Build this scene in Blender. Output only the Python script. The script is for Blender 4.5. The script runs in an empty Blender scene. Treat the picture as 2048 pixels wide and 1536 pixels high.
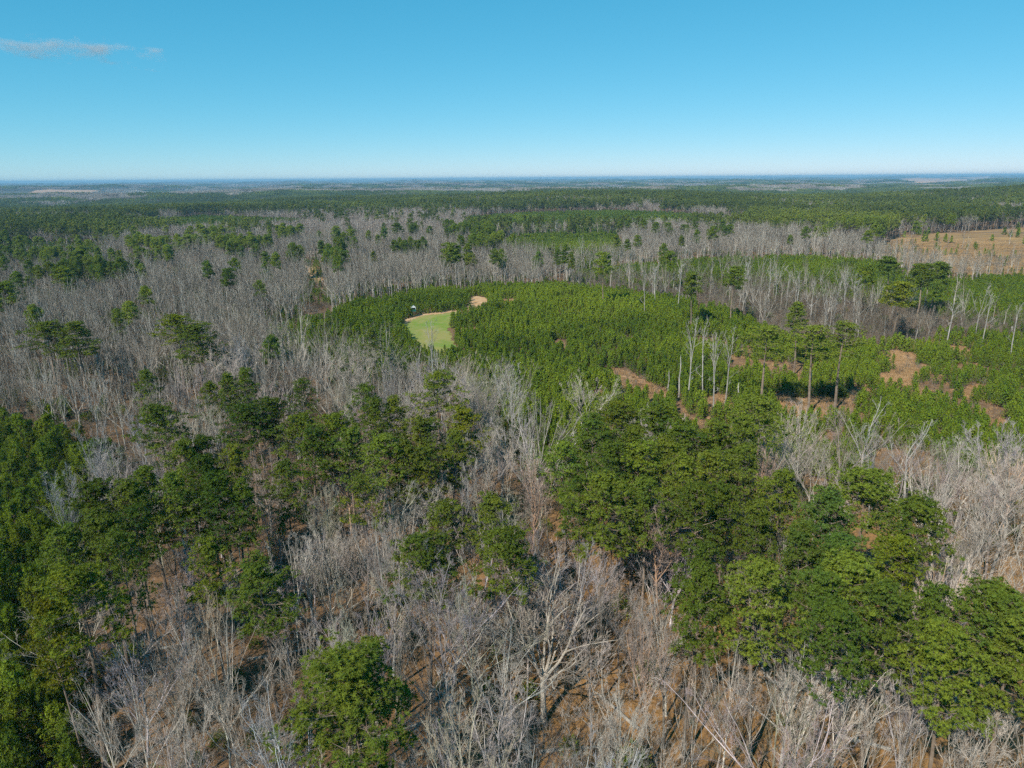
import bpy, math, random
import numpy as np
from mathutils import Vector, Matrix

# ------------------------------------------------------------------ camera, sky, sun, exposure
scene = bpy.context.scene
COL = scene.collection
W0, H0, FPX = 2048.0, 1536.0, 1420.0           # photograph frame and focal length in its pixels
CAM_H = 62.0
PITCH, ROLL = math.radians(16.15), math.radians(0.42)
camd = bpy.data.cameras.new('camera')
camd.sensor_width = 36.0
camd.sensor_fit = 'HORIZONTAL'
camd.lens = 36.0 * FPX / W0
camd.clip_start = 1.0
camd.clip_end = 80000.0
cam = bpy.data.objects.new('camera', camd)
COL.objects.link(cam)
FWD = Vector((0, math.cos(PITCH), -math.sin(PITCH)))
UP0 = Vector((0, math.sin(PITCH), math.cos(PITCH)))
RT0 = Vector((1, 0, 0))
RT = RT0 * math.cos(ROLL) - UP0 * math.sin(ROLL)
UP = UP0 * math.cos(ROLL) + RT0 * math.sin(ROLL)
cam.matrix_world = Matrix(((RT.x, UP.x, -FWD.x, 0), (RT.y, UP.y, -FWD.y, 0), (RT.z, UP.z, -FWD.z, CAM_H), (0, 0, 0, 1)))
scene.camera = cam

SUN_EL = math.radians(43)
SUN_AZ = math.radians(180 + 36)                # from +Y towards +X: behind the camera, to its left
SUN_DIR = Vector((math.sin(SUN_AZ) * math.cos(SUN_EL), math.cos(SUN_AZ) * math.cos(SUN_EL), math.sin(SUN_EL)))
world = bpy.data.worlds.new('World')
scene.world = world
world.use_nodes = True
wn = world.node_tree
wn.nodes.clear()
sky = wn.nodes.new('ShaderNodeTexSky')
sky.sky_type = 'NISHITA'
sky.sun_disc = False
sky.sun_elevation = SUN_EL
sky.sun_rotation = SUN_AZ
sky.altitude = 100.0
sky.air_density = 0.7
sky.dust_density = 0.0
sky.ozone_density = 10.0
wsep = wn.nodes.new('ShaderNodeSeparateColor')     # camera-like saturated rendering of the whole sky, alike in every direction
wcom = wn.nodes.new('ShaderNodeCombineColor')
SKY_POW, SKY_GAIN = (1.22, 0.56, 0.50), (1.34, 0.99, 0.99)
for i in range(3):
    pw = wn.nodes.new('ShaderNodeMath'); pw.operation = 'POWER'; pw.inputs[1].default_value = SKY_POW[i]
    m0 = wn.nodes.new('ShaderNodeMath'); m0.operation = 'MULTIPLY'; m0.inputs[1].default_value = 0.1
    m1 = wn.nodes.new('ShaderNodeMath'); m1.operation = 'MULTIPLY'; m1.inputs[1].default_value = SKY_GAIN[i] * 10
    wn.links.new(wsep.outputs[i], m0.inputs[0]); wn.links.new(m0.outputs[0], pw.inputs[0])
    wn.links.new(pw.outputs[0], m1.inputs[0]); wn.links.new(m1.outputs[0], wcom.inputs[i])
wbg = wn.nodes.new('ShaderNodeBackground')
wbg.inputs[1].default_value = 0.10
wout = wn.nodes.new('ShaderNodeOutputWorld')
wn.links.new(sky.outputs[0], wsep.inputs[0])
wn.links.new(wcom.outputs[0], wbg.inputs[0])
wn.links.new(wbg.outputs[0], wout.inputs[0])

sund = bpy.data.lights.new('sun', 'SUN')
sund.energy = 5.0
sund.angle = math.radians(0.53)
sund.color = (1.0, 0.94, 0.84)
sun = bpy.data.objects.new('sun', sund)
sun.rotation_euler = SUN_DIR.to_track_quat('Z', 'Y').to_euler()
sun.location = (0, 0, 300)
COL.objects.link(sun)

vs = scene.view_settings
vs.view_transform = 'Standard'
vs.look = 'None'
vs.gamma = 1.0
vs.use_curve_mapping = False
vs.exposure = 0.0
cy = scene.cycles
cy.max_bounces = 3
cy.diffuse_bounces = 1
cy.glossy_bounces = 1
cy.transmission_bounces = 2
cy.volume_bounces = 0
cy.transparent_max_bounces = 4
cy.use_denoising = False
cy.volume_step_rate = 2.0
cy.use_adaptive_sampling = True
cy.adaptive_threshold = 0.035

rng = np.random.default_rng(7)
R = random.Random(11)

# ------------------------------------------------------------------ terrain and projection
_wv = []
_r = random.Random(5)
for lam, amp in ((900, 5), (1300, 7), (1700, 8), (2300, 9), (3100, 9), (4200, 10), (640, 3.5), (480, 2.5)):
    for _ in range(2):
        a = _r.uniform(0, 2 * math.pi)
        k = 2 * math.pi / lam
        _wv.append((k * math.cos(a), k * math.sin(a) * 1.25, _r.uniform(0, 6.28), amp * 0.75))
HILLS = (  # x, y, height, sigma x, sigma y
    (20, 330, 5.0, 120, 75), (230, 505, 4.5, 160, 70), (0, 90, 2.0, 90, 60), (-150, 470, -3.0, 150, 90),
    (1330, 1330, 50, 300, 460), (700, 1500, 3, 400, 300), (200, 1500, 12, 230, 260), (-900, 1500, 4, 500, 400), (480, 640, 5, 200, 90),
)

def smooth(a, b, x):
    t = np.clip((x - a) / (b - a), 0, 1)
    return t * t * (3 - 2 * t)

def hz(x, y):
    x = np.asarray(x, float)
    y = np.asarray(y, float)
    r = np.hypot(x, y)
    z = np.zeros_like(r)
    for kx, ky, ph, am in _wv:
        z = z + am * np.sin(kx * x + ky * y + ph)
    z = z * (0.5 * smooth(500, 2400, r) + 0.35 * smooth(3000, 9000, r) + 0.5 * smooth(9000, 20000, r)) - 14.0 * smooth(1300, 3000, r)
    z = z + 0.5 * np.sin(x / 23 + 1) * np.sin(y / 29 + 2) + 0.3 * np.sin(x / 11 + y / 14)
    for hx, hy, hh, sx, sy in HILLS:
        z = z + hh * np.exp(-((x - hx) / sx) ** 2 / 2 - ((y - hy) / sy) ** 2 / 2)
    return z

def hz1(x, y):
    return float(hz(np.array([x]), np.array([y]))[0])

def project(x, y, z):
    x = np.asarray(x, float); y = np.asarray(y, float); z = np.asarray(z, float) - CAM_H
    f = x * FWD.x + y * FWD.y + z * FWD.z
    f = np.where(f < 1e-3, 1e-3, f)
    u = (x * RT.x + y * RT.y + z * RT.z) / f * FPX + W0 / 2
    v = H0 / 2 - (x * UP.x + y * UP.y + z * UP.z) / f * FPX
    return u, v

def at(px, py, h=0.0):
    """ground position of a thing whose point at height h shows at photograph pixel (px, py)"""
    d = FWD * FPX + RT * (px - W0 / 2) + UP * (H0 / 2 - py)
    g = 0.0
    t = 0.0
    for _ in range(40):
        t2 = (CAM_H - g - h) / max(-d.z, 1e-3)
        t = t2 if t == 0 else 0.5 * (t + t2)
        g = hz1(d.x * t, d.y * t)
    return d.x * t, d.y * t, g

def inpoly(px, py, poly):
    px = np.asarray(px); py = np.asarray(py)
    res = np.zeros(px.shape, bool)
    n = len(poly)
    j = n - 1
    for i in range(n):
        xi, yi = poly[i]
        xj, yj = poly[j]
        if yi != yj:
            c = ((yi > py) != (yj > py)) & (px < (xj - xi) * (py - yi) / (yj - yi) + xi)
            res ^= c
        j = i
    return res

def vnoise(x, y, lam, seed):
    """cheap smooth noise 0..1"""
    rr = random.Random(seed)
    s = np.zeros_like(np.asarray(x, float))
    for _ in range(7):
        a = rr.uniform(0, 6.283)
        k = 6.283 / (lam * rr.uniform(0.6, 1.7))
        s = s + np.sin(k * (math.cos(a) * x + math.sin(a) * y) + rr.uniform(0, 6.28))
    return np.clip(0.5 + s / 7.5, 0, 1)

# ------------------------------------------------------------------ materials
class NT:
    def __init__(self, name):
        self.m = bpy.data.materials.new(name)
        self.m.use_nodes = True
        self.t = self.m.node_tree
        self.t.nodes.clear()
        self.out = self.t.nodes.new('ShaderNodeOutputMaterial')
    def n(self, kind, **kw):
        x = self.t.nodes.new('ShaderNode' + kind)
        for k, v in kw.items():
            setattr(x, k, v)
        return x
    def l(self, a, b):
        self.t.links.new(a, b)
    def mix(self, fac, a, b, mode='MIX'):
        x = self.n('MixRGB', blend_type=mode)
        for s, v in zip(x.inputs, (fac, a, b)):
            if isinstance(v, (int, float)):
                s.default_value = v
            elif isinstance(v, tuple):
                s.default_value = (*v, 1) if len(v) == 3 else v
            else:
                self.l(v, s)
        return x.outputs[0]
    def noise(self, scale, detail=3.0, vec=None, rough=0.6):
        x = self.n('TexNoise')
        x.inputs['Scale'].default_value = scale
        x.inputs['Detail'].default_value = detail
        x.inputs['Roughness'].default_value = rough
        if vec is not None:
            self.l(vec, x.inputs['Vector'])
        return x.outputs[0]
    def ramp(self, fac, a, b, lo, hi):
        x = self.n('MapRange')
        x.inputs[1].default_value = lo
        x.inputs[2].default_value = hi
        x.inputs[3].default_value = a
        x.inputs[4].default_value = b
        self.l(fac, x.inputs[0])
        return x.outputs[0]
    def pos(self):
        return self.n('NewGeometry').outputs['Position']
    def done(self, colour, rough=0.9, transl=0.0, bump=None):
        d = self.n('BsdfDiffuse')
        d.inputs['Roughness'].default_value = 0.3
        s = d
        if isinstance(colour, tuple):
            d.inputs[0].default_value = (*colour, 1)
        else:
            self.l(colour, d.inputs[0])
        o = d.outputs[0]
        if transl:
            tr = self.n('BsdfTranslucent')
            self.l(colour, tr.inputs[0])
            mx = self.n('MixShader')
            mx.inputs[0].default_value = transl
            self.l(o, mx.inputs[1]); self.l(tr.outputs[0], mx.inputs[2])
            o = mx.outputs[0]
        if bump is not None:
            b = self.n('Bump')
            b.inputs['Strength'].default_value = bump[1]
            b.inputs['Distance'].default_value = bump[2]
            self.l(bump[0], b.inputs['Height'])
            self.l(b.outputs[0], d.inputs['Normal'])
        self.l(o, self.out.inputs[0])
        return self.m

def foliage(name, c1, c2, c3, transl=0.25, island=(0.6, 1.4)):
    t = NT(name)
    oi = t.n('ObjectInfo')
    ge = t.n('NewGeometry')
    a = t.mix(oi.outputs['Random'], c1, c2)
    nz = t.noise(0.35, 2, ge.outputs['Position'])
    a = t.mix(t.ramp(nz, 0, 1, 0.42, 0.62), a, c3)
    a = t.mix(1.0, a, oi.outputs['Color'], 'MULTIPLY')
    big = t.noise(0.02, 5, ge.outputs['Position'])
    a = t.mix(t.ramp(big, 0, 0.55, 0.48, 0.62), a, tuple(0.7 * x for x in c3))
    a = t.mix(t.ramp(t.noise(0.0045, 4, ge.outputs['Position']), 0, 0.7, 0.50, 0.60), a, tuple(1.4 * x for x in c2))
    rnd = t.n('Math', operation='FRACT')
    ml = t.n('Math', operation='MULTIPLY'); ml.inputs[1].default_value = 17.3
    t.l(oi.outputs['Random'], ml.inputs[0]); t.l(ml.outputs[0], rnd.inputs[0])
    a = t.mix(t.ramp(rnd.outputs[0], 0, 0.45, 0.55, 1.0), a, tuple(1.35 * x for x in c2))
    v = t.ramp(ge.outputs['Random Per Island'], island[0], island[1], 0, 1)
    hsv = t.n('HueSaturation')
    t.l(v, hsv.inputs['Value'])
    t.l(a, hsv.inputs['Color'])
    return t.done(hsv.outputs[0], transl=transl)

def bark(name, c1, c2, scale=2.0, per=(0.75, 1.25)):
    t = NT(name)
    oi = t.n('ObjectInfo')
    ge = t.n('NewGeometry')
    a = t.mix(oi.outputs['Random'], c1, c2)
    nz = t.noise(scale, 3, ge.outputs['Position'])
    a = t.mix(1.0, a, oi.outputs['Color'], 'MULTIPLY')
    hsv = t.n('HueSaturation')
    t.l(t.ramp(nz, per[0], per[1], 0.35, 0.65), hsv.inputs['Value'])
    t.l(a, hsv.inputs['Color'])
    return t.done(hsv.outputs[0])

M = {}
M['pine'] = foliage('pine_needles', (0.150, 0.210, 0.028), (0.205, 0.245, 0.030), (0.118, 0.180, 0.032), island=(0.55, 1.45))
M['young'] = foliage('young_pine_needles', (0.155, 0.230, 0.021), (0.215, 0.268, 0.025), (0.118, 0.190, 0.023), island=(0.45, 1.55))
M['farpine'] = foliage('far_pine_needles', (0.125, 0.155, 0.026), (0.175, 0.200, 0.032), (0.090, 0.122, 0.026), island=(0.5, 1.5))
M['pinebark'] = bark('pine_bark', (0.20, 0.155, 0.115), (0.28, 0.21, 0.155), 1.2)
M['bark'] = bark('hardwood_bark', (0.29, 0.255, 0.21), (0.60, 0.545, 0.465), 0.5, (0.6, 1.25))
M['twig'] = bark('hardwood_twigs', (0.24, 0.203, 0.167), (0.47, 0.412, 0.352), 0.6)
M['midtwig'] = bark('grey_twigs', (0.088, 0.070, 0.050), (0.30, 0.258, 0.196), 0.03, (0.45, 1.5))
M['pinktwig'] = bark('budding_twigs', (0.20, 0.145, 0.118), (0.30, 0.225, 0.185), 0.6)
M['dead'] = bark('dead_wood', (0.33, 0.30, 0.262), (0.47, 0.435, 0.39), 0.8)
M['deadpine'] = bark('orange_bark', (0.40, 0.24, 0.15), (0.46, 0.30, 0.20), 0.8)
M['deadtwig'] = bark('pinkish_twigs', (0.34, 0.255, 0.205), (0.42, 0.325, 0.27), 0.6)
M['brush'] = bark('brush_stems', (0.15, 0.115, 0.085), (0.30, 0.25, 0.195), 0.2)
M['drygrass'] = foliage('dry_grass_blades', (0.42, 0.26, 0.12), (0.50, 0.33, 0.17), (0.38, 0.24, 0.12), 0.2)

def ground_mat():
    t = NT('leaf_litter')
    p = t.pos()
    n1 = t.noise(0.05, 4, p)
    n2 = t.noise(0.7, 4, p)
    n3 = t.noise(6.0, 3, p)
    at_ = t.n('Attribute', attribute_name='straw')
    a = t.mix(t.ramp(n1, 0, 1, 0.38, 0.62), (0.21, 0.125, 0.070), (0.155, 0.10, 0.065))
    a = t.mix(at_.outputs['Fac'], a, (0.31, 0.168, 0.062))
    a = t.mix(t.ramp(n2, 0, 0.75, 0.46, 0.62), a, (0.105, 0.065, 0.042))
    a = t.mix(t.ramp(n3, 0, 0.7, 0.5, 0.66), a, (0.31, 0.205, 0.115))
    n5 = t.noise(2.2, 4, p)
    a = t.mix(t.ramp(n5, 0, 0.6, 0.54, 0.66), a, (0.075, 0.05, 0.035))
    # the open country beyond the wood: forest floor in patches of green and grey brown
    ln = t.n('VectorMath', operation='LENGTH')
    t.l(p, ln.inputs[0])
    far = t.ramp(ln.outputs['Value'], 0, 1, 1800, 3200)
    n4 = t.noise(0.0011, 5, p)
    b = t.mix(t.ramp(n4, 0, 1, 0.48, 0.53), (0.10, 0.095, 0.070), (0.040, 0.066, 0.030))
    a = t.mix(far, a, b)
    return t.done(a, bump=(n3, 0.5, 0.15))
M['ground'] = ground_mat()

def patch_mat(name, c1, c2, c3, s1=0.08, s2=1.2):
    t = NT(name)
    p = t.pos()
    a = t.mix(t.ramp(t.noise(s1, 4, p), 0, 1, 0.40, 0.60), c1, c2)
    n2 = t.noise(s2, 4, p)
    a = t.mix(t.ramp(n2, 0, 0.6, 0.48, 0.68), a, c3)
    return t.done(a, bump=(n2, 0.4, 0.1))
M['plot'] = patch_mat('food_plot_grass', (0.165, 0.245, 0.045), (0.275, 0.262, 0.085), (0.34, 0.27, 0.125), 0.05, 0.3)
M['dirt'] = patch_mat('bare_dirt', (0.47, 0.29, 0.145), (0.55, 0.38, 0.22), (0.34, 0.19, 0.10), 0.2, 0.8)
M['straw'] = patch_mat('dry_straw', (0.36, 0.20, 0.10), (0.42, 0.27, 0.15), (0.27, 0.15, 0.085), 0.1, 0.9)
def cut_mat():
    t = NT('cutover_ground')
    p = t.pos()
    mp = t.n('VectorMath', operation='MULTIPLY'); mp.inputs[1].default_value = (0.02, 0.16, 0.1)
    t.l(p, mp.inputs[0])
    rows = t.noise(1.0, 4, mp.outputs[0])
    a = t.mix(t.ramp(t.noise(0.03, 4, p), 0, 1, 0.40, 0.60), (0.38, 0.24, 0.10), (0.30, 0.18, 0.085))
    a = t.mix(t.ramp(rows, 0, 0.9, 0.50, 0.58), a, (0.17, 0.12, 0.075))
    a = t.mix(t.ramp(t.noise(0.3, 4, p), 0, 0.7, 0.52, 0.65), a, (0.20, 0.14, 0.08))
    return t.done(a)
M['cut'] = cut_mat()
M['field'] = patch_mat('far_field', (0.52, 0.33, 0.20), (0.44, 0.27, 0.18), (0.40, 0.25, 0.17), 0.004, 0.02)

def plain(name, c, rough=0.6):
    t = NT(name)
    p = t.pos()
    n = t.noise(3.0, 3, p)
    a = t.mix(t.ramp(n, 0, 1, 0.35, 0.65), tuple(v * 0.88 for v in c), c)
    return t.done(a)
M['white'] = plain('white_paint', (0.62, 0.62, 0.60))
M['green'] = plain('green_panel', (0.03, 0.16, 0.13))
M['wood'] = plain('weathered_wood', (0.28, 0.20, 0.13))
M['glass'] = plain('dark_opening', (0.02, 0.02, 0.025))
M['tin'] = plain('pale_tin_roof', (0.62, 0.62, 0.60))

# ------------------------------------------------------------------ mesh helpers
def mesh(name, verts, faces, mats, midx=None, smooth_faces=False):
    me = bpy.data.meshes.new(name)
    v = np.asarray(verts, np.float32).reshape(-1, 3)
    me.vertices.add(len(v))
    me.vertices.foreach_set('co', v.ravel())
    if isinstance(faces, np.ndarray):
        k = faces.shape[1]
        loops = faces.ravel().astype(np.int32)
        starts = np.arange(0, len(loops), k, dtype=np.int32)
    else:
        loops = np.array([i for f in faces for i in f], np.int32)
        starts = np.cumsum([0] + [len(f) for f in faces])[:-1].astype(np.int32)
    me.loops.add(len(loops))
    me.loops.foreach_set('vertex_index', loops)
    me.polygons.add(len(starts))
    me.polygons.foreach_set('loop_start', starts)
    for m in mats:
        me.materials.append(m)
    if midx is not None:
        me.polygons.foreach_set('material_index', np.asarray(midx, np.int32))
    me.polygons.foreach_set('use_smooth', np.full(len(starts), smooth_faces))
    me.update(calc_edges=True)
    return me

def obj(name, me, parent=None, loc=None):
    o = bpy.data.objects.new(name, me)
    COL.objects.link(o)
    if parent is not None:
        o.parent = parent
    if loc is not None:
        o.location = loc
    return o

def tag(o, label=None, cat=None, group=None, kind=None):
    if label: o['label'] = label
    if cat: o['category'] = cat
    if group: o['group'] = group
    if kind: o['kind'] = kind
    return o

class MB:
    """collects tubes, boxes and leaf triangles"""
    def __init__(self):
        self.v = []
        self.f = []
    def tube(self, pts, rads, n):
        b = len(self.v)
        m = len(pts)
        for i, (p, r) in enumerate(zip(pts, rads)):
            q = pts[min(i + 1, m - 1)]
            s = pts[max(i - 1, 0)]
            d = Vector(q) - Vector(s)
            if d.length < 1e-6: d = Vector((0, 0, 1))
            d.normalize()
            a = d.cross(Vector((0.31, 0.95, 0.05)))
            if a.length < 0.05: a = d.cross(Vector((1, 0, 0)))
            a.normalize()
            c = d.cross(a)
            for k in range(n):
                t = 6.28318 * k / n
                self.v.append(tuple(Vector(p) + a * (r * math.cos(t)) + c * (r * math.sin(t))))
        for i in range(m - 1):
            for k in range(n):
                k2 = (k + 1) % n
                self.f.append((b + i * n + k, b + i * n + k2, b + (i + 1) * n + k2, b + (i + 1) * n + k))
        if rads[-1] > 0.03:
            self.f.append(tuple(b + (m - 1) * n + k for k in range(n)))
    def box(self, c, s, rz=0.0, jit=0.0):
        b = len(self.v)
        ca, sa = math.cos(rz), math.sin(rz)
        for dx, dy, dz in ((-1,-1,-1),(1,-1,-1),(1,1,-1),(-1,1,-1),(-1,-1,1),(1,-1,1),(1,1,1),(-1,1,1)):
            x, y, z = dx * s[0] / 2, dy * s[1] / 2, dz * s[2] / 2
            self.v.append((c[0] + x * ca - y * sa, c[1] + x * sa + y * ca, c[2] + z))
        for q in ((0,3,2,1),(4,5,6,7),(0,1,5,4),(1,2,6,5),(2,3,7,6),(3,0,4,7)):
            self.f.append(tuple(b + i for i in q))
    def tri(self, p, d, l, w, side):
        b = len(self.v)
        a = p - side * (w / 2)
        c = p + side * (w / 2)
        self.v += [tuple(a), tuple(c), tuple(p + d * l)]
        self.f.append((b, b + 1, b + 2))
    def build(self, name, mat):
        return mesh(name, self.v, self.f, [mat])

def rv(r):
    while True:
        v = Vector((r.uniform(-1, 1), r.uniform(-1, 1), r.uniform(-1, 1)))
        if 0.05 < v.length < 1:
            return v.normalized()

# ------------------------------------------------------------------ bare hardwood generator
def bare_tree(seed, H=19.0, spread=0.42, fork=0.38, leaders=4, lat=11, br=5, tw=3, rmin=0.016, n_tw=3, trunk_r=0.2, upturn=0.30, refork=1):
    """returns (trunk MB, crown MB): a forking hardwood without leaves, limbs sweeping upwards"""
    r = random.Random(seed)
    T, C = MB(), MB()
    def path(p, d, L, r0, r1, steps, wander, trop):
        pts, rads = [Vector(p)], [r0]
        d = Vector(d).normalized()
        for i in range(steps):
            d = (d + rv(r) * wander + Vector((0, 0, trop))).normalized()
            pts.append(pts[-1] + d * (L / steps))
            t = (i + 1) / steps
            rads.append(r0 + (r1 - r0) * t)
        return pts, rads
    def along(pts, t):
        k = t * (len(pts) - 1)
        i = min(int(k), len(pts) - 2)
        f = k - i
        return pts[i].lerp(pts[i + 1], f), (pts[i + 1] - pts[i]).normalized()
    def off(d, ang):
        s = d.cross(rv(r))
        if s.length < 0.01: s = Vector((1, 0, 0))
        s.normalize()
        return (d * math.cos(ang) + s * math.sin(ang)).normalized()
    hb = H * fork
    tp, tr = path((0, 0, -0.4), (r.uniform(-.06, .06), r.uniform(-.06, .06), 1), hb + 0.4, trunk_r * 1.15, trunk_r * 0.8, 5, 0.05, 0.1)
    tr[0] *= 1.25
    T.tube(tp, tr, 7)
    top, td = tp[-1], (tp[-1] - tp[-2]).normalized()
    mains = []
    for k in range(leaders):
        ang = spread * r.uniform(0.5, 1.15) if k else spread * 0.18
        az = 6.283 * (k + r.uniform(-.25, .25)) / max(leaders - 1, 1)
        s = Vector((math.cos(az), math.sin(az), 0))
        d = (Vector((0, 0, 1)) * math.cos(ang) + s * math.sin(ang)).normalized()
        L = (H - hb) / math.cos(ang * 0.7) * (r.uniform(0.78, 1.02) if k else 1.0)
        st, _ = along(tp, r.uniform(0.72, 1.0) if k else 1.0)
        mp, mr = path(st, d, L, trunk_r * r.uniform(0.42, 0.58), rmin * 1.4, 7, 0.13, 0.035)
        T.tube(mp, mr, 5)
        mains.append((mp, mr, L))
        for q in range(refork):
            tt = r.uniform(0.18, 0.55)
            s2, d2 = along(mp, tt)
            L2 = L * (1 - tt) * r.uniform(0.75, 0.98)
            m2, r2 = path(s2, off(d2, r.uniform(0.22, 0.42)), L2, (mr[0] * (1 - tt) + mr[-1] * tt) * 0.78, rmin * 1.2, 6, 0.12, 0.05)
            T.tube(m2, r2, 4)
            mains.append((m2, r2, L2))
    for i in range(2):   # a few low dead stubs or limbs on the bole
        st, dd = along(tp, r.uniform(0.45, 0.9))
        L = r.uniform(1.0, 3.0)
        mp, mr = path(st, off(Vector((0, 0, 1)), r.uniform(0.8, 1.3)), L, 0.045, rmin, 4, 0.2, upturn * 0.4)
        T.tube(mp, mr, 4)
        mains.append((mp, mr, L * 1.3))
    for mp, mr, L in mains:
        nl = max(2, int(lat * L / (H - hb)))
        for i in range(nl):
            t = 0.12 + 0.86 * (i + r.random()) / nl
            st, dd = along(mp, t)
            l2 = L * (1 - t * 0.72) * r.uniform(0.30, 0.50)
            rr0 = max(rmin * 1.25, (mr[0] * (1 - t) + mr[-1] * t) * 0.55)
            p2, q2 = path(st, off(dd, r.uniform(0.45, 0.85)), l2, rr0, rmin, 4, 0.18, upturn * 0.5)
            C.tube(p2, q2, 3)
            for j in range(br):
                t2 = 0.2 + 0.78 * (j + r.random()) / br
                s3, d3 = along(p2, t2)
                l3 = max(0.45, l2 * (1 - 0.55 * t2) * r.uniform(0.35, 0.6))
                p3, q3 = path(s3, off(d3, r.uniform(0.4, 0.8)), l3, rmin * 1.05, rmin * 0.7, 3 if l3 > 1 else 2, 0.2, upturn * 0.4)
                C.tube(p3, q3, n_tw)
                for m in range(tw):
                    s4, d4 = along(p3, 0.25 + 0.7 * r.random())
                    p4, q4 = path(s4, off(d4, r.uniform(0.35, 0.8)), max(0.3, l3 * r.uniform(0.35, 0.65)), rmin * 0.8, rmin * 0.45, 2, 0.15, upturn * 0.3)
                    C.tube(p4, q4, n_tw)
    return T, C

# ------------------------------------------------------------------ pine generator
def pine_tree(seed, H=24.0, crown=0.42, width=8.0, nbr=34, tips=4, tri=46, tl=0.42, tw=0.11, clump=0.55, trunk_r=0.24, sparse=0.0, low=True, tufts=0):
    r = random.Random(seed)
    T, C = MB(), MB()
    lean = Vector((r.uniform(-.03, .03), r.uniform(-.03, .03), 1))
    pts, rads = [], []
    steps = 9
    for i in range(steps + 1):
        t = i / steps
        pts.append(Vector((lean.x * H * t + 0.25 * math.sin(t * 5 + seed), lean.y * H * t + 0.25 * math.cos(t * 4 + seed * 2) - 0.25, -0.4 + (H * 0.97 + 0.4) * t)))
        rads.append(trunk_r * (1.12 - 0.95 * t))
    T.tube(pts, rads, 7)
    def trunk_at(t):
        k = t * steps
        i = min(int(k), steps - 1)
        return pts[i].lerp(pts[i + 1], k - i)
    z0 = 1 - crown
    ga = r.uniform(0, 6.28)
    lobes = [(r.uniform(0, 6.28), r.uniform(0.6, 1.0)) for _ in range(3)]
    for i in range(nbr):
        s = (i + r.uniform(0, 0.9)) / nbr
        t = z0 + crown * s
        base = trunk_at(t * 0.985)
        ga += 2.399 + r.uniform(-0.4, 0.4)
        prof = 0.42 + 0.58 * math.sin(math.pi * min(1.0, 0.22 + s * 0.78) ** 0.9) if s < 0.97 else 0.3
        prof = min(prof, math.sqrt(max(0.05, 1.08 - s)) * 1.25)
        lob = 1 + 0.22 * math.sin(2 * ga + lobes[0][0]) + 0.12 * math.sin(3 * ga + lobes[1][0])
        L = width / 2 * prof * lob * r.uniform(0.72, 1.08)
        el = -0.12 + 1.15 * s + r.uniform(-0.2, 0.2)
        d = Vector((math.cos(ga) * math.cos(el), math.sin(ga) * math.cos(el), math.sin(el)))
        bp = [base]
        for q in range(3):
            d = (d + rv(r) * 0.16 + Vector((0, 0, 0.07))).normalized()
            bp.append(bp[-1] + d * (L / 3))
        T.tube(bp, [0.05 * (1.1 - s * 0.6), 0.035, 0.025, 0.012], 3)
        nt = tips if L > 1.2 else max(2, tips - 2)
        for q in range(nt):
            f = 1.0 if q == 0 else r.uniform(0.42, 0.95)
            k = f * 3
            ii = min(int(k), 2)
            b = bp[ii].lerp(bp[ii + 1], k - ii)
            if q:
                o = rv(r); o.z = abs(o.z) * 0.4 - 0.02
                tip = b + o * (L * 0.30 + 0.25)
                T.tube([b, b.lerp(tip, 0.6), tip], [0.02, 0.015, 0.010], 3)
            else:
                tip = b
            if r.random() < sparse:
                continue
            cr = clump * r.uniform(0.75, 1.3)
            if tufts:
                # needle tufts: small brushes of blades at the ends of the shoots
                for _ in range(tufts):
                    dv = rv(r)
                    if dv.z < -0.35: dv.z *= -0.5
                    c0 = tip + Vector((dv.x, dv.y, dv.z * 0.75 + 0.08)) * cr * r.uniform(0.55, 1.0)
                    ax = (dv * 0.55 + Vector((0, 0, 0.75)) + rv(r) * 0.3).normalized()
                    for _ in range(tri):
                        w_ = (rv(r) * 0.85 + ax * 0.75).normalized()
                        nn = (ax * 0.8 + dv * 0.45 + rv(r) * 0.5).normalized()
                        dd = w_ - nn * (w_.dot(nn) * 0.75)
                        dd.normalize()
                        C.tri(c0 - dd * 0.05, dd, tl * r.uniform(0.7, 1.2), tw * r.uniform(0.8, 1.3), nn.cross(dd).normalized())
                continue
            for _ in range(tri):
                dv = rv(r)
                p = tip + Vector((dv.x, dv.y, dv.z * 0.8 + 0.1)) * cr * r.uniform(0.5, 1.0)
                nn = (dv * 0.8 + Vector((0, 0, 0.3)) + rv(r) * 0.6).normalized()
                dd = nn.cross(rv(r)) + dv * 0.35 + Vector((0, 0, 0.2))
                dd = (dd - nn * dd.dot(nn)).normalized()
                C.tri(p, dd, tl * r.uniform(0.7, 1.25), tw * r.uniform(0.8, 1.3), nn.cross(dd))
    if low:  # dead stubs below the crown
        for _ in range(5):
            b = trunk_at(r.uniform(z0 * 0.6, z0))
            a = r.uniform(0, 6.28)
            T.tube([b, b + Vector((math.cos(a), math.sin(a), 0.05)) * r.uniform(0.5, 1.6)], [0.035, 0.015], 3)
    return T, C

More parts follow.
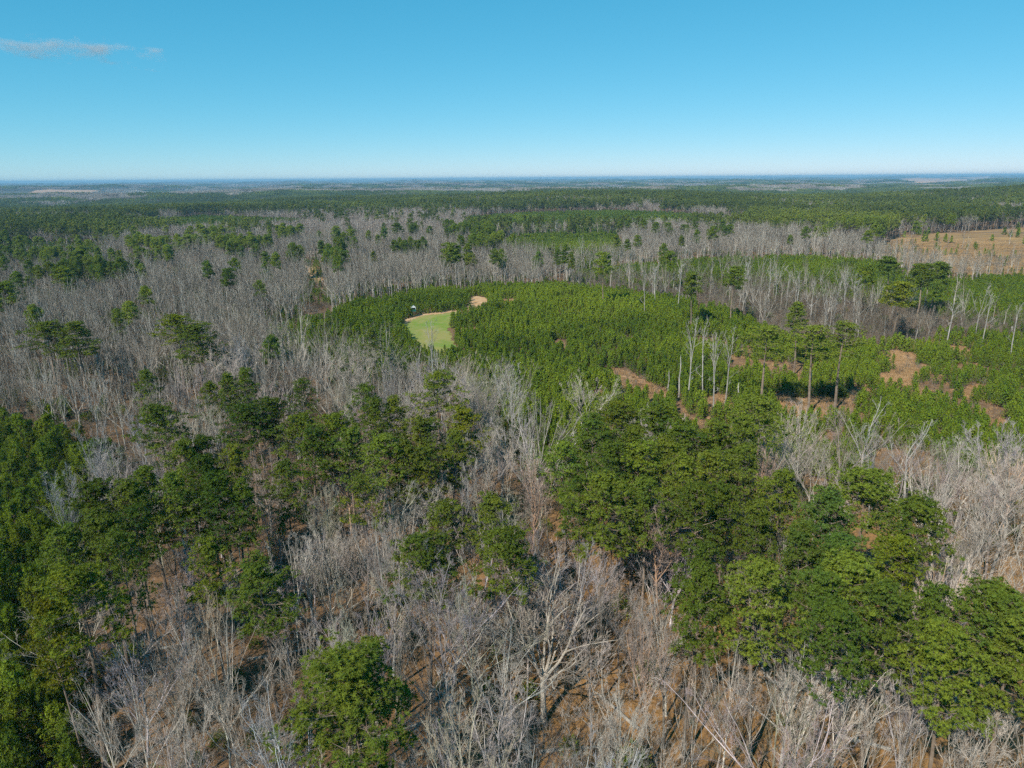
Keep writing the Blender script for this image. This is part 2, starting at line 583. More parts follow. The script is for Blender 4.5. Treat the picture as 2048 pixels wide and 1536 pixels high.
def young_pine(seed, H=6.0, width=3.0, nw=9, per=5, tri=9, tl=0.5, tw=0.13, power=0.62, rough=0.2):
    r = random.Random(seed)
    T, C = MB(), MB()
    T.tube([Vector((0, 0, -0.2)), Vector((0.05, 0, H * 0.5)), Vector((0, 0.03, H * 0.95))], [0.085, 0.055, 0.02], 5)
    for i in range(nw):
        s = (i + 0.3) / nw
        z = H * (0.06 + 0.88 * s)
        a0 = r.uniform(0, 6.28)
        for k in range(per):
            a = a0 + 6.283 * k / per + r.uniform(-.3, .3)
            L = width / 2 * (1 - s) ** power * r.uniform(0.95 - rough, 0.95 + rough) + 0.12
            el = 0.30 + 0.6 * s
            d = Vector((math.cos(a) * math.cos(el), math.sin(a) * math.cos(el), math.sin(el)))
            b = Vector((0, 0, z))
            T.tube([b, b + d * L], [0.028, 0.01], 3)
            for q in range(3):
                f = (0.45, 0.75, 1.0)[q]
                p0 = b + d * (L * f)
                for _ in range(tri if q else tri // 2 + 1):
                    nn = (Vector((math.cos(a), math.sin(a), 0.6)) + rv(r) * 0.8).normalized()
                    dd = rv(r) * 0.6 + d * 0.6 + Vector((0, 0, 0.8))
                    dd = (dd - nn * dd.dot(nn)).normalized()
                    C.tri(p0 + rv(r) * 0.12 * width / 3, dd, tl * r.uniform(0.7, 1.2), tw * r.uniform(0.8, 1.3), nn.cross(dd))
    for _ in range(tri * 2):
        dd = (rv(r) * 0.45 + Vector((0, 0, 1))).normalized()
        C.tri(Vector((0, 0, H * r.uniform(0.86, 0.95))), dd, tl, tw, dd.cross(rv(r)).normalized())
    return T, C

class Proto:
    """a kind of tree: trunk mesh, crown mesh, and both in one for the distant woods"""
    def __init__(self, name, tc, mt, mc, H, width):
        T, C = tc
        a = np.array([tuple(v) for v in T.v + C.v])
        self.H = float(a[:, 2].max())
        self.width = 2 * float(np.percentile(np.hypot(np.array(C.v)[:, 0], np.array(C.v)[:, 1]), 90))
        self.trunk = T.build(name + '_trunk', mt)
        self.crown = C.build(name + '_crown', mc)
        self.name, self.T, self.C, self.mt, self.mc = name, T, C, mt, mc
        self._j = None
    def joined(self):
        if self._j is None:
            n = len(self.T.v)
            f = list(self.T.f) + [tuple(i + n for i in q) for q in self.C.f]
            me = mesh(self.name + '_whole', self.T.v + self.C.v, f, [self.mt, self.mc], [0] * len(self.T.f) + [1] * len(self.C.f))
            self._j = bpy.data.objects.new(self.name + '_whole', me)
        return self._j

P = {}
P['hard_near'] = [Proto('hardwood', bare_tree(100 + i, 19, s, f, l, lt, 7, 5, rm * 0.92, trunk_r=0.145, refork=2, upturn=0.22), M['bark'], M['twig'], 19, 9) for i, (s, f, l, lt, rm) in enumerate((
    (0.60, 0.38, 5, 6, 0.0115), (0.46, 0.42, 5, 6, 0.0115), (0.74, 0.32, 6, 6, 0.012), (0.54, 0.36, 5, 6, 0.0115), (0.38, 0.50, 4, 6, 0.0115), (0.66, 0.30, 6, 6, 0.012)))]
P['hard_big'] = [Proto('forked_hardwood', bare_tree(147, 21, 0.56, 0.30, 9, 9, 6, 4, 0.0135, trunk_r=0.215, refork=2, upturn=0.22), M['bark'], M['twig'], 21, 14)]
P['hard_mid'] = [Proto('hardwood_mid', bare_tree(200 + i, 19, s, f, l, 5, 4, 2, rm, trunk_r=0.17, upturn=0.18), M['bark'], M['midtwig'], 19, 8) for i, (s, f, l, rm) in enumerate((
    (0.48, 0.40, 5, 0.018), (0.36, 0.48, 4, 0.018), (0.62, 0.35, 5, 0.018), (0.28, 0.58, 3, 0.020), (0.55, 0.30, 6, 0.017), (0.70, 0.45, 5, 0.018)))]
P['hard_far'] = [Proto('hardwood_far', bare_tree(240 + i, 18, s, f, 5, 5, 3, 0, 0.045, trunk_r=0.17, upturn=0.15), M['bark'], M['midtwig'], 18, 8) for i, (s, f) in enumerate(((0.5, 0.4), (0.38, 0.5), (0.65, 0.35)))]
P['hard_pink'] = [Proto('reddish_hardwood', bare_tree(250 + i, 18, s, f, 5, 5, 3, 0, 0.045, trunk_r=0.17, upturn=0.15), M['bark'], M['pinktwig'], 18, 8) for i, (s, f) in enumerate(((0.55, 0.4), (0.4, 0.45)))]
P['sapling'] = [Proto('sapling', bare_tree(300 + i, 8.5, s, 0.35, 3, 6, 4, 2, 0.011, trunk_r=0.055), M['brush'], M['midtwig'], 8.5, 3.5) for i, s in enumerate((0.35, 0.25, 0.45))]
P['deadpine'] = [Proto('dead_pine', bare_tree(330 + i, 20, 0.75, 0.50, 9, 9, 6, 4, 0.017, trunk_r=0.2, upturn=0.1), M['deadpine'], M['deadtwig'], 20, 9) for i in range(2)]
P['snag'] = [Proto('snag', bare_tree(350 + i, 19, s, f, l, lt, 4, 2, 0.016, trunk_r=0.125), M['dead'], M['dead'], 19, w) for i, (s, f, l, lt, w) in enumerate((
    (0.22, 0.60, 3, 5, 5), (0.55, 0.45, 3, 3, 9), (0.16, 0.7, 2, 6, 4), (0.75, 0.62, 4, 3, 10)))]
P['pine_near'] = [Proto('pine', pine_tree(400 + i, 24, c, w, nb, 8, 15, 0.31, 0.082, 0.58, sparse=sp, tufts=9), M['pinebark'], M['pine'], 24, w) for i, (c, w, nb, sp) in enumerate((
    (0.36, 8.0, 40, 0.0), (0.30, 8.6, 38, 0.0), (0.42, 7.6, 44, 0.0), (0.36, 6.8, 38, 0.0), (0.34, 8.0, 30, 0.25)))]
P['pine_mid'] = [Proto('pine_mid', pine_tree(430 + i, 24, c, w, 28, 5, 32, 0.62, 0.24, 0.8), M['pinebark'], M['pine'], 24, w) for i, (c, w) in enumerate(((0.36, 7.4), (0.30, 8), (0.42, 7), (0.30, 6.6)))]
P['pine_far'] = [Proto('pine_far', pine_tree(450 + i, 23, c, w, 11, 3, 11, 1.6, 0.65, 1.0, low=False), M['pinebark'], M['farpine'], 23, w) for i, (c, w) in enumerate(((0.45, 8), (0.5, 7.5), (0.4, 8.5)))]
P['young_near'] = [Proto('young_pine', young_pine(500 + i, 9, w, 12, 7, 18, 0.40, 0.11, 0.42, 0.4), M['pinebark'], M['young'], 9, w) for i, w in enumerate((5.2, 4.4, 5.8))]
P['young_mid'] = [Proto('young_pine_mid', young_pine(520 + i, 6, w, 8, 5, 6, 0.55, 0.17, 0.55, 0.35), M['pinebark'], M['young'], 6, w) for i, w in enumerate((3.1, 2.7, 3.4, 2.9))]
P['young_far'] = [Proto('young_pine_far', young_pine(540 + i, 6, w, 5, 4, 3, 1.2, 0.5), M['pinebark'], M['young'], 6, w) for i, w in enumerate((3.2, 2.8))]

def bush(seed, H, n, sub, rmin):
    r = random.Random(seed)
    b = MB()
    for _ in range(n):
        a = r.uniform(0, 6.28)
        d = Vector((math.cos(a) * 0.5, math.sin(a) * 0.5, 1)).normalized()
        p = Vector((r.uniform(-.5, .5), r.uniform(-.5, .5), -0.1))
        q = p + d * H * r.uniform(0.5, 1)
        m = p.lerp(q, 0.5) + rv(r) * 0.15 * H
        b.tube([p, m, q], [rmin * 1.6, rmin * 1.2, rmin * 0.6], 3)
        for _ in range(sub):
            s = m.lerp(q, r.random())
            b.tube([s, s + (d + rv(r) * 0.9).normalized() * H * r.uniform(0.15, 0.35)], [rmin * 0.9, rmin * 0.5], 3)
    return b
def leafy(seed, H, n, l, w):
    r = random.Random(seed)
    b = MB()
    for _ in range(n):
        v = rv(r); v.z = abs(v.z)
        p = Vector((v.x * H * 0.55, v.y * H * 0.55, v.z * H * 0.9)) * r.uniform(0.5, 1)
        d = (v + rv(r) * 0.6 + Vector((0, 0, 0.3))).normalized()
        b.tri(p, d, l * r.uniform(0.6, 1.3), w, d.cross(rv(r)).normalized())
    return b
def tuft(seed, n, H):
    r = random.Random(seed)
    b = MB()
    for _ in range(n):
        d = (rv(r) * 0.5 + Vector((0, 0, 1))).normalized()
        b.tri(Vector((r.uniform(-.6, .6), r.uniform(-.6, .6), -0.05)), d, H * r.uniform(0.5, 1.1), 0.12, d.cross(rv(r)).normalized())
    return b
def raw(name, mb, mat):
    return bpy.data.objects.new(name, mb.build(name, mat))
BUSH = [raw('bare_bush', bush(600 + i, 2.4, 9, 7, 0.014), M['brush']) for i in range(3)]
GREENBUSH = [raw('green_bush', leafy(610 + i, 1.8, 420, 0.26, 0.10), M['pine']) for i in range(2)]
GRASS = [raw('grass_tuft', tuft(620 + i, 60, 0.8), M['drygrass']) for i in range(2)]

def crown_patch(seed, n, size, mat, H, w, bare=False):
    """a piece of far canopy some 60 m across"""
    r = random.Random(seed)
    b = MB()
    for _ in range(n):
        c = Vector((r.uniform(-.5, .5) * size, r.uniform(-.5, .5) * size, H * r.uniform(0.62, 0.9)))
        for _ in range(22):
            v = rv(r); v.z = v.z * 0.8 + 0.15
            p = c + Vector((v.x * w * 0.4, v.y * w * 0.4, v.z * H * 0.22))
            if bare:
                d = (Vector((v.x, v.y, 1.4)) + rv(r) * 0.3).normalized()
                b.tri(p, d, 4.5, 0.8, d.cross(rv(r)).normalized())
            else:
                d = (v + rv(r) * 0.5).normalized()
                b.tri(p, d, 3.2, 2.6, d.cross(rv(r)).normalized())
        if bare:
            b.tri(Vector((c.x, c.y, -1)), Vector((0, 0, 1)), H * 0.9, 0.6, Vector((1, 0, 0)))
            b.tri(Vector((c.x, c.y, -1)), Vector((0, 0, 1)), H * 0.9, 0.6, Vector((0, 1, 0)))
    return raw('far_canopy', b, mat)
FARP = [crown_patch(700 + i, 60, 60, M['farpine'], 20, 8) for i in range(3)]
FARH = [crown_patch(710 + i, 70, 60, M['twig'], 18, 8, True) for i in range(3)]

# ------------------------------------------------------------------ the distant woods: instances on points
def make_stuff(name, protos, pts, rotz, scl, pid, label=None, lean=None):
    n = len(pts)
    me = bpy.data.meshes.new(name)
    me.vertices.add(n)
    me.vertices.foreach_set('co', np.asarray(pts, np.float32).ravel())
    a = me.attributes.new('rot', 'FLOAT_VECTOR', 'POINT')
    rr = np.zeros((n, 3), np.float32)
    rr[:, 2] = rotz
    if lean is not None:
        rr[:, 0] = lean[0]; rr[:, 1] = lean[1]
    a.data.foreach_set('vector', rr.ravel())
    a = me.attributes.new('scl', 'FLOAT_VECTOR', 'POINT')
    a.data.foreach_set('vector', np.asarray(scl, np.float32).ravel())
    a = me.attributes.new('pid', 'INT', 'POINT')
    a.data.foreach_set('value', np.asarray(pid, np.int32))
    o = obj(name, me)
    col = bpy.data.collections.new(name + '_kinds')
    for p in protos:
        col.objects.link(p)
    g = bpy.data.node_groups.new(name + '_nodes', 'GeometryNodeTree')
    g.interface.new_socket('Geometry', in_out='INPUT', socket_type='NodeSocketGeometry')
    g.interface.new_socket('Geometry', in_out='OUTPUT', socket_type='NodeSocketGeometry')
    gi = g.nodes.new('NodeGroupInput')
    go = g.nodes.new('NodeGroupOutput')
    ci = g.nodes.new('GeometryNodeCollectionInfo')
    ci.inputs['Collection'].default_value = col
    ci.inputs['Separate Children'].default_value = True
    ci.inputs['Reset Children'].default_value = True
    iop = g.nodes.new('GeometryNodeInstanceOnPoints')
    iop.inputs['Pick Instance'].default_value = True
    def attr(nm, ty):
        x = g.nodes.new('GeometryNodeInputNamedAttribute')
        x.data_type = ty
        x.inputs[0].default_value = nm
        return next(s for s in x.outputs if s.enabled and s.name == 'Attribute')
    e2r = g.nodes.new('FunctionNodeEulerToRotation')
    g.links.new(attr('rot', 'FLOAT_VECTOR'), e2r.inputs[0])
    g.links.new(gi.outputs[0], iop.inputs['Points'])
    g.links.new(ci.outputs[0], iop.inputs['Instance'])
    g.links.new(attr('pid', 'INT'), iop.inputs['Instance Index'])
    g.links.new(e2r.outputs[0], iop.inputs['Rotation'])
    g.links.new(attr('scl', 'FLOAT_VECTOR'), iop.inputs['Scale'])
    g.links.new(iop.outputs[0], go.inputs[0])
    md = o.modifiers.new('scatter', 'NODES')
    md.node_group = g
    tag(o, label, None, None, 'stuff')
    return o

# ------------------------------------------------------------------ the setting
def build_ground():
    radii = [0.0] + list(np.concatenate([np.linspace(8, 700, 100), np.geomspace(710, 32000, 130)]))
    na = 400
    V = [(0, 0, hz1(0, 0))]
    X, Y = [], []
    for r in radii[1:]:
        for k in range(na):
            a = 2 * math.pi * k / na
            X.append(r * math.sin(a)); Y.append(r * math.cos(a))
    Z = hz(np.array(X), np.array(Y))
    V += list(zip(X, Y, Z))
    F = []
    for k in range(na):
        F.append((0, 1 + (k + 1) % na, 1 + k))
    for i in range(len(radii) - 2):
        b = 1 + i * na
        for k in range(na):
            k2 = (k + 1) % na
            F.append((b + k, b + k2, b + na + k2, b + na + k))
    me = mesh('ground', V, F, [M['ground']], smooth_faces=True)
    A = np.array(V)
    st = np.clip(0.12 + smooth(-35, 30, A[:, 0]) * (1 - smooth(105, 170, A[:, 1])) + 0.25 * (1 - smooth(60, 150, A[:, 1])), 0, 1)   # pine straw and orange litter lie on the right, nearest slope
    at_ = me.attributes.new('straw', 'FLOAT', 'POINT')
    at_.data.foreach_set('value', st.astype(np.float32))
    tag(obj('ground', me), 'forest floor of brown leaf litter under the trees', kind='structure')
build_ground()

def drape(name, poly, mat, lift, label, step=3.0, wob=0.06, cat=None):
    """a sheet laid over the ground inside a photograph outline (its corners taken to ground positions first)"""
    g = [at(x, y)[:2] for x, y in poly]
    # smooth, slightly ragged outline
    out = []
    n = len(g)
    for i in range(n):
        p0, p1 = g[i], g[(i + 1) % n]
        d = math.hypot(p1[0] - p0[0], p1[1] - p0[1])
        m = max(2, min(14, int(d / step)))
        for k in range(m):
            t = k / m
            w = wob * step * 6 * (1 if k else 0.5)
            out.append((p0[0] + (p1[0] - p0[0]) * t + R.uniform(-w, w), p0[1] + (p1[1] - p0[1]) * t + R.uniform(-w, w)))
    ox = np.array([q[0] for q in out]); oy = np.array([q[1] for q in out])
    x0, x1, y0, y1 = ox.min(), ox.max(), oy.min(), oy.max()
    s = max(step * 0.7, max(x1 - x0, y1 - y0) / 90)
    V, F, idx = [], [], {}
    nx, ny = int((x1 - x0) / s) + 2, int((y1 - y0) / s) + 2
    cx = x0 + (np.arange(nx) + 0.5) * s
    cyy = y0 + (np.arange(ny) + 0.5) * s
    gx, gy = np.meshgrid(cx, cyy)
    ins = inpoly(gx.ravel(), gy.ravel(), out).reshape(gx.shape)
    def vid(i, j):
        if (i, j) not in idx:
            idx[(i, j)] = len(V)
            jx = s * 0.3 * math.sin(i * 12.9 + j * 4.1); jy = s * 0.3 * math.sin(i * 3.7 + j * 9.3)
            V.append((x0 + i * s + jx, y0 + j * s + jy, 0))
        return idx[(i, j)]
    for j in range(ny):
        for i in range(nx):
            if ins[j, i]:
                F.append((vid(i, j), vid(i + 1, j), vid(i + 1, j + 1), vid(i, j + 1)))
    if not F:
        return None
    A = np.array(V)
    A[:, 2] = hz(A[:, 0], A[:, 1]) + lift
    o = obj(name, mesh(name, A, F, [mat], smooth_faces=True))
    tag(o, label, cat, kind='structure')
    return o

PLOT = [(806, 642), (824, 635), (845, 629), (884, 626), (916, 621), (938, 618), (946, 624), (915, 634), (903, 646), (899, 660), (904, 676), (918, 700), (896, 714), (870, 722), (846, 712), (824, 692), (806, 668)]
TRACK = [(912, 628), (940, 608), (934, 600), (950, 592), (972, 596), (982, 606), (972, 622), (950, 630), (930, 638)]
CUT = [(1745, 500), (1800, 472), (1900, 466), (2048, 456), (2250, 450), (2260, 552), (2048, 556), (1950, 552), (1850, 540), (1770, 528)]
STRAW = [
    [(1205, 735), (1240, 738), (1290, 755), (1335, 778), (1342, 800), (1300, 796), (1262, 778), (1225, 760)],
    [(1390, 795), (1450, 790), (1470, 812), (1420, 822)],
    [(1560, 790), (1620, 795), (1700, 780), (1750, 778), (1755, 795), (1690, 815), (1640, 835), (1580, 832), (1545, 812)],
    [(1755, 745), (1800, 735), (1855, 730), (1862, 742), (1820, 758), (1780, 770), (1752, 762)],
    [(1880, 688), (1930, 692), (1952, 704), (1910, 706)],
    [(1780, 700), (1830, 705), (1826, 722), (1784, 720)],
    [(1990, 840), (2020, 842), (2016, 858), (1992, 856)],
]
STRAW[:] = [[(x, y + 17 * (y - min(q[1] for q in s)) / (max(q[1] for q in s) - min(q[1] for q in s))) for x, y in s] for s in STRAW]
STRAW += [[(1000, 600), (1030, 598), (1040, 612), (1010, 616)], [(1100, 690), (1130, 688), (1136, 704), (1108, 708)], [(1900, 780), (1960, 770), (1990, 782), (1930, 800)], [(1450, 740), (1480, 738), (1500, 760), (1460, 764)]]
drape('grass_field', PLOT, M['plot'], 0.10, 'mown green and tan grass clearing among the young pines', 2.0)
drape('dirt_path', [(800, 646), (822, 632), (848, 625), (884, 622), (922, 616), (926, 621), (886, 628), (850, 631), (826, 638), (806, 652)], M['dirt'], 0.14, 'tan dirt rim along the far side of the grass clearing', 1.5)
drape('dirt_path', TRACK, M['dirt'], 0.14, 'orange dirt track leaving the grass clearing', 1.5)
drape('dirt_path', [(611, 533), (628, 532), (640, 548), (646, 566), (632, 568), (620, 550)], M['dirt'], 0.2, 'bare orange dirt track in a gap of the grey wood', 3.0)
drape('dirt_path', [(596, 652), (620, 636), (646, 628), (654, 634), (630, 644), (606, 660)], M['dirt'], 0.12, 'orange dirt track along the left end of the plantation', 2.0)
drape('cleared_ground', CUT, M['cut'], 0.25, 'golden brown cutover land on the right', 4.0)
for i, s in enumerate(STRAW):
    drape('straw_ground', s, M['straw'], 0.10, 'dry orange straw opening in the young pines', 1.5)
drape('far_field', [(-60, 387), (20, 388), (100, 386), (195, 382), (205, 386), (120, 391), (10, 393), (-60, 393)], M['field'], 1.0, 'tan ploughed field far off on the left', 20)
drape('far_field', [(1770, 363), (1850, 356), (1990, 356), (1960, 362), (1850, 368)], M['field'], 1.0, 'reddish cleared hillside far off on the right', 20)
drape('far_field', [(1150, 434), (1195, 432), (1205, 439), (1160, 441)], M['straw'], 0.4, 'tan bald spot in the far plantation', 6)

# ------------------------------------------------------------------ stands of trees, as outlines over the photograph
YOUNG = [  # outline on the ground, density, height factor
    ([(540, 672), (600, 655), (660, 640), (720, 612), (820, 594), (960, 584), (1100, 579), (1250, 592), (1400, 612), (1490, 645), (1570, 690), (1700, 700), (1800, 690), (1900, 672), (2048, 660), (2300, 655), (2300, 1020), (2048, 1015), (1880, 1010), (1760, 1000), (1600, 950), (1350, 950), (1180, 965), (1060, 955), (985, 880), (930, 800), (860, 770), (760, 770), (640, 745), (540, 720)], 0.92, 1.0),
    ([(1140, 556), (1260, 540), (1480, 522), (1650, 524), (1760, 535), (1800, 556), (1900, 568), (2048, 562), (2300, 565), (2300, 660), (2048, 668), (1900, 640), (1700, 606), (1500, 588), (1300, 582), (1150, 570)], 0.95, 0.95),
    ([(985, 485), (1100, 478), (1230, 474), (1262, 512), (1180, 545), (1060, 530), (990, 515)], 0.95, 1.1),
    ([(940, 440), (1060, 432), (1200, 428), (1320, 430), (1500, 446), (1480, 462), (1200, 470), (1000, 476), (930, 470)], 0.95, 1.0),
    ([(280, 452), (400, 438), (600, 446), (640, 460), (450, 472), (320, 474)], 0.95, 1.0),
    ([(-200, 492), (130, 498), (215, 506), (205, 532), (60, 522), (-200, 524)], 0.9, 1.0),
    ([(220, 540), (300, 530), (330, 545), (240, 560)], 0.4, 1.0),
]
YOUNG_LEFT = [(-420, 880), (0, 880), (70, 890), (200, 920), (260, 960), (250, 1010), (180, 1060), (160, 1150), (150, 1300), (170, 1450), (190, 1600), (-500, 1950)]
PINES = [  # outline at crown height, chance of pine, chance of hardwood
    ([(1100, 810), (1250, 790), (1400, 805), (1540, 800), (1585, 900), (1560, 1000), (1450, 1060), (1300, 1050), (1200, 1090), (1110, 1000), (1090, 880)], 0.02, 0.4),
    ([(1560, 940), (1760, 930), (1900, 1000), (1880, 1110), (1800, 1270), (1560, 1290), (1380, 1290), (1340, 1130), (1420, 1090), (1500, 1080)], 0.02, 0.4),
    ([(1830, 1190), (2300, 1160), (2300, 1460), (1840, 1430)], 0.01, 0.5),
    ([(430, 810), (540, 790), (760, 800), (960, 820), (960, 870), (850, 950), (700, 930), (520, 890)], 0.06, 0.55),
    ([(150, 950), (300, 910), (520, 900), (520, 1060), (320, 1010), (250, 1100), (100, 1250), (80, 1150)], 0.04, 0.6),
    ([(-300, 390), (640, 384), (650, 420), (600, 436), (300, 438), (200, 452), (100, 470), (-300, 475)], 0.80, 0.22),
    ([(640, 380), (960, 380), (1200, 376), (1400, 378), (2500, 330), (2500, 446), (2048, 440), (1800, 452), (1500, 440), (1480, 428), (1000, 418), (640, 414)], 0.95, 0.06),
    ([(880, 430), (990, 425), (1130, 445), (1200, 470), (1120, 485), (960, 475), (870, 455)], 0.35, 0.5),
    ([(200, 440), (300, 452), (220, 470), (60, 480), (60, 465)], 0.5, 0.5),
]
HARD = [
    ([(610, 428), (960, 416), (975, 440), (890, 470), (640, 480), (440, 425)], 0.02, 1.0),
    ([(1180, 452), (1500, 452), (1790, 468), (1750, 530), (1480, 515), (1230, 512)], 0.03, 1.0),
]
STRIP = [(1150, 560), (1300, 560), (1500, 570), (1700, 590), (1900, 630), (2048, 650), (2300, 650), (2300, 690), (2048, 690), (1900, 680), (1780, 700), (1560, 690), (1480, 640), (1300, 590), (1150, 580)]

def grid(spacing, r0, r1, half=0.82, jit=0.42):
    ys = np.arange(-20 if r0 < 60 else r0 * 0.6, r1, spacing)
    xm = r1 * math.sin(half) + 25
    xs = np.arange(-xm, xm, spacing)
    gx, gy = np.meshgrid(xs, ys)
    x = gx.ravel() + rng.uniform(-jit, jit, gx.size) * spacing
    y = gy.ravel() + rng.uniform(-jit, jit, gx.size) * spacing
    r = np.hypot(x, y)
    ok = (r >= r0) & (r < r1) & (np.abs(np.arctan2(x, y)) < half + 28 / np.maximum(r, 30))
    return x[ok], y[ok]

def open_ground(x, y):
    """True where the ground lies in an opening: no tall trees there"""
    u, v = project(x, y, hz(x, y))
    o = inpoly(u, v, PLOT) | inpoly(u, v, TRACK) | inpoly(u, v, CUT)
    return o, u, v

def young_points(spacing, r0, r1):
    x, y = grid(spacing, r0, r1)
    o, u, v = open_ground(x, y)
    for s in STRAW:
        o |= inpoly(u, v, s)
    keep = np.zeros(x.shape, bool)
    hf = np.ones(x.shape)
    q = rng.random(x.shape)
    for poly, dens, h in YOUNG:
        m = inpoly(u, v, poly) & ~keep
        keep |= m & (q < dens)
        hf[m] = h
    # gaps: patches in the older planting on the right
    gap = (vnoise(x, y, 26, 3) < 0.27) & (u > 1350) & (v > 680) & (q < 0.9)
    gap |= (vnoise(x, y, 30, 9) < 0.26) & (q < 0.8)
    strip = inpoly(u, v, STRIP) & (q < 0.62)
    keep &= ~o & ~gap & ~strip
    keep |= inpoly(u, v, CUT) & (q < 0.004 + 0.02 * (vnoise(x, y, 60, 15) > 0.66))
    keep |= (vnoise(x, y, 38, 51) > 0.60) & (q < 0.16) & (u < 1000) & (v > 470) & (v < 850) & ~o
    return x[keep], y[keep], hf[keep]

def tall_points(spacing, r0, r1):
    x, y = grid(spacing, r0, r1)
    g = hz(x, y)
    o, u0, v0 = open_ground(x, y)
    strip = inpoly(u0, v0, STRIP)
    for poly, dens, h in YOUNG:
        o |= inpoly(u0, v0, poly)
    o |= inpoly(u0, v0, YOUNG_LEFT)
    for lane in ([(604, 528), (640, 526), (662, 640), (628, 640)], [(590, 640), (650, 622), (668, 690), (620, 700)], [(790, 690), (935, 690), (945, 805), (790, 805)]):   # the dirt tracks keep a lane open
        o |= inpoly(u0, v0, lane)
    u, v = project(x, y, g + 15)
    pp = np.full(x.shape, 0.014)
    ph = np.full(x.shape, 0.95)
    r = np.hypot(x, y)
    pp = np.where(vnoise(x, y, 75, 83) > 0.72, 0.06, 0.004)
    # beyond the frame's sides and the near wood
    pp[(v > 800)] = 0.005
    ph[(v > 800)] = 0.90
    low = vnoise(x, y, 300, 21)
    m = (v < 470) & (r > 500)
    thr = np.where(u[m] < 1000, 0.30, 0.55)
    pp[m] = np.where(low[m] < thr, 0.8, 0.03); ph[m] = np.where(low[m] < thr, 0.15, 0.92)
    for poly, a, b in PINES + HARD:
        m = inpoly(u, v, poly)
        pp[m] = a; ph[m] = b
    pat = vnoise(x, y * 1.7, 190, 38)
    m2 = (pat > 0.66) & (r > 620) & (v < 440)
    pp[m2] = 0.12; ph[m2] = 0.85
    m3 = ~inpoly(u, v, HARD[0][0]) & (vnoise(x, y * 1.6, 130, 39) > 0.80) & (r > 380) & (u < 1000) & (v > 425) & (v < 560)
    pp[m3] = 0.42; ph[m3] = 0.4
    mixd = (vnoise(x, y, 110, 37) > 0.60) & (r > 600) & (v < 440)
    pp[mixd] *= 0.55; ph[mixd] += 0.30
    str_ = (vnoise(x, y * 3.2, 420, 33) > 0.63) & (r > 650) & (v < 440)
    pp[str_] = 0.1; ph[str_] = 0.9
    pp[o] = 0; ph[o] = 0
    pp[strip] = 0.004; ph[strip] = 0.16
    ct = inpoly(u0, v0, CUT)
    pp[ct] = 0.003; ph[ct] = np.where(v0[ct] > 525, 0.07, 0.006)
    bound = (r < 27)
    pp[bound] = 0; ph[bound] = 0
    q = rng.random(x.shape)
    ip = q < pp
    ih = (q >= pp) & (q < pp + ph)
    return (x[ip], y[ip]), (x[ih], y[ih])

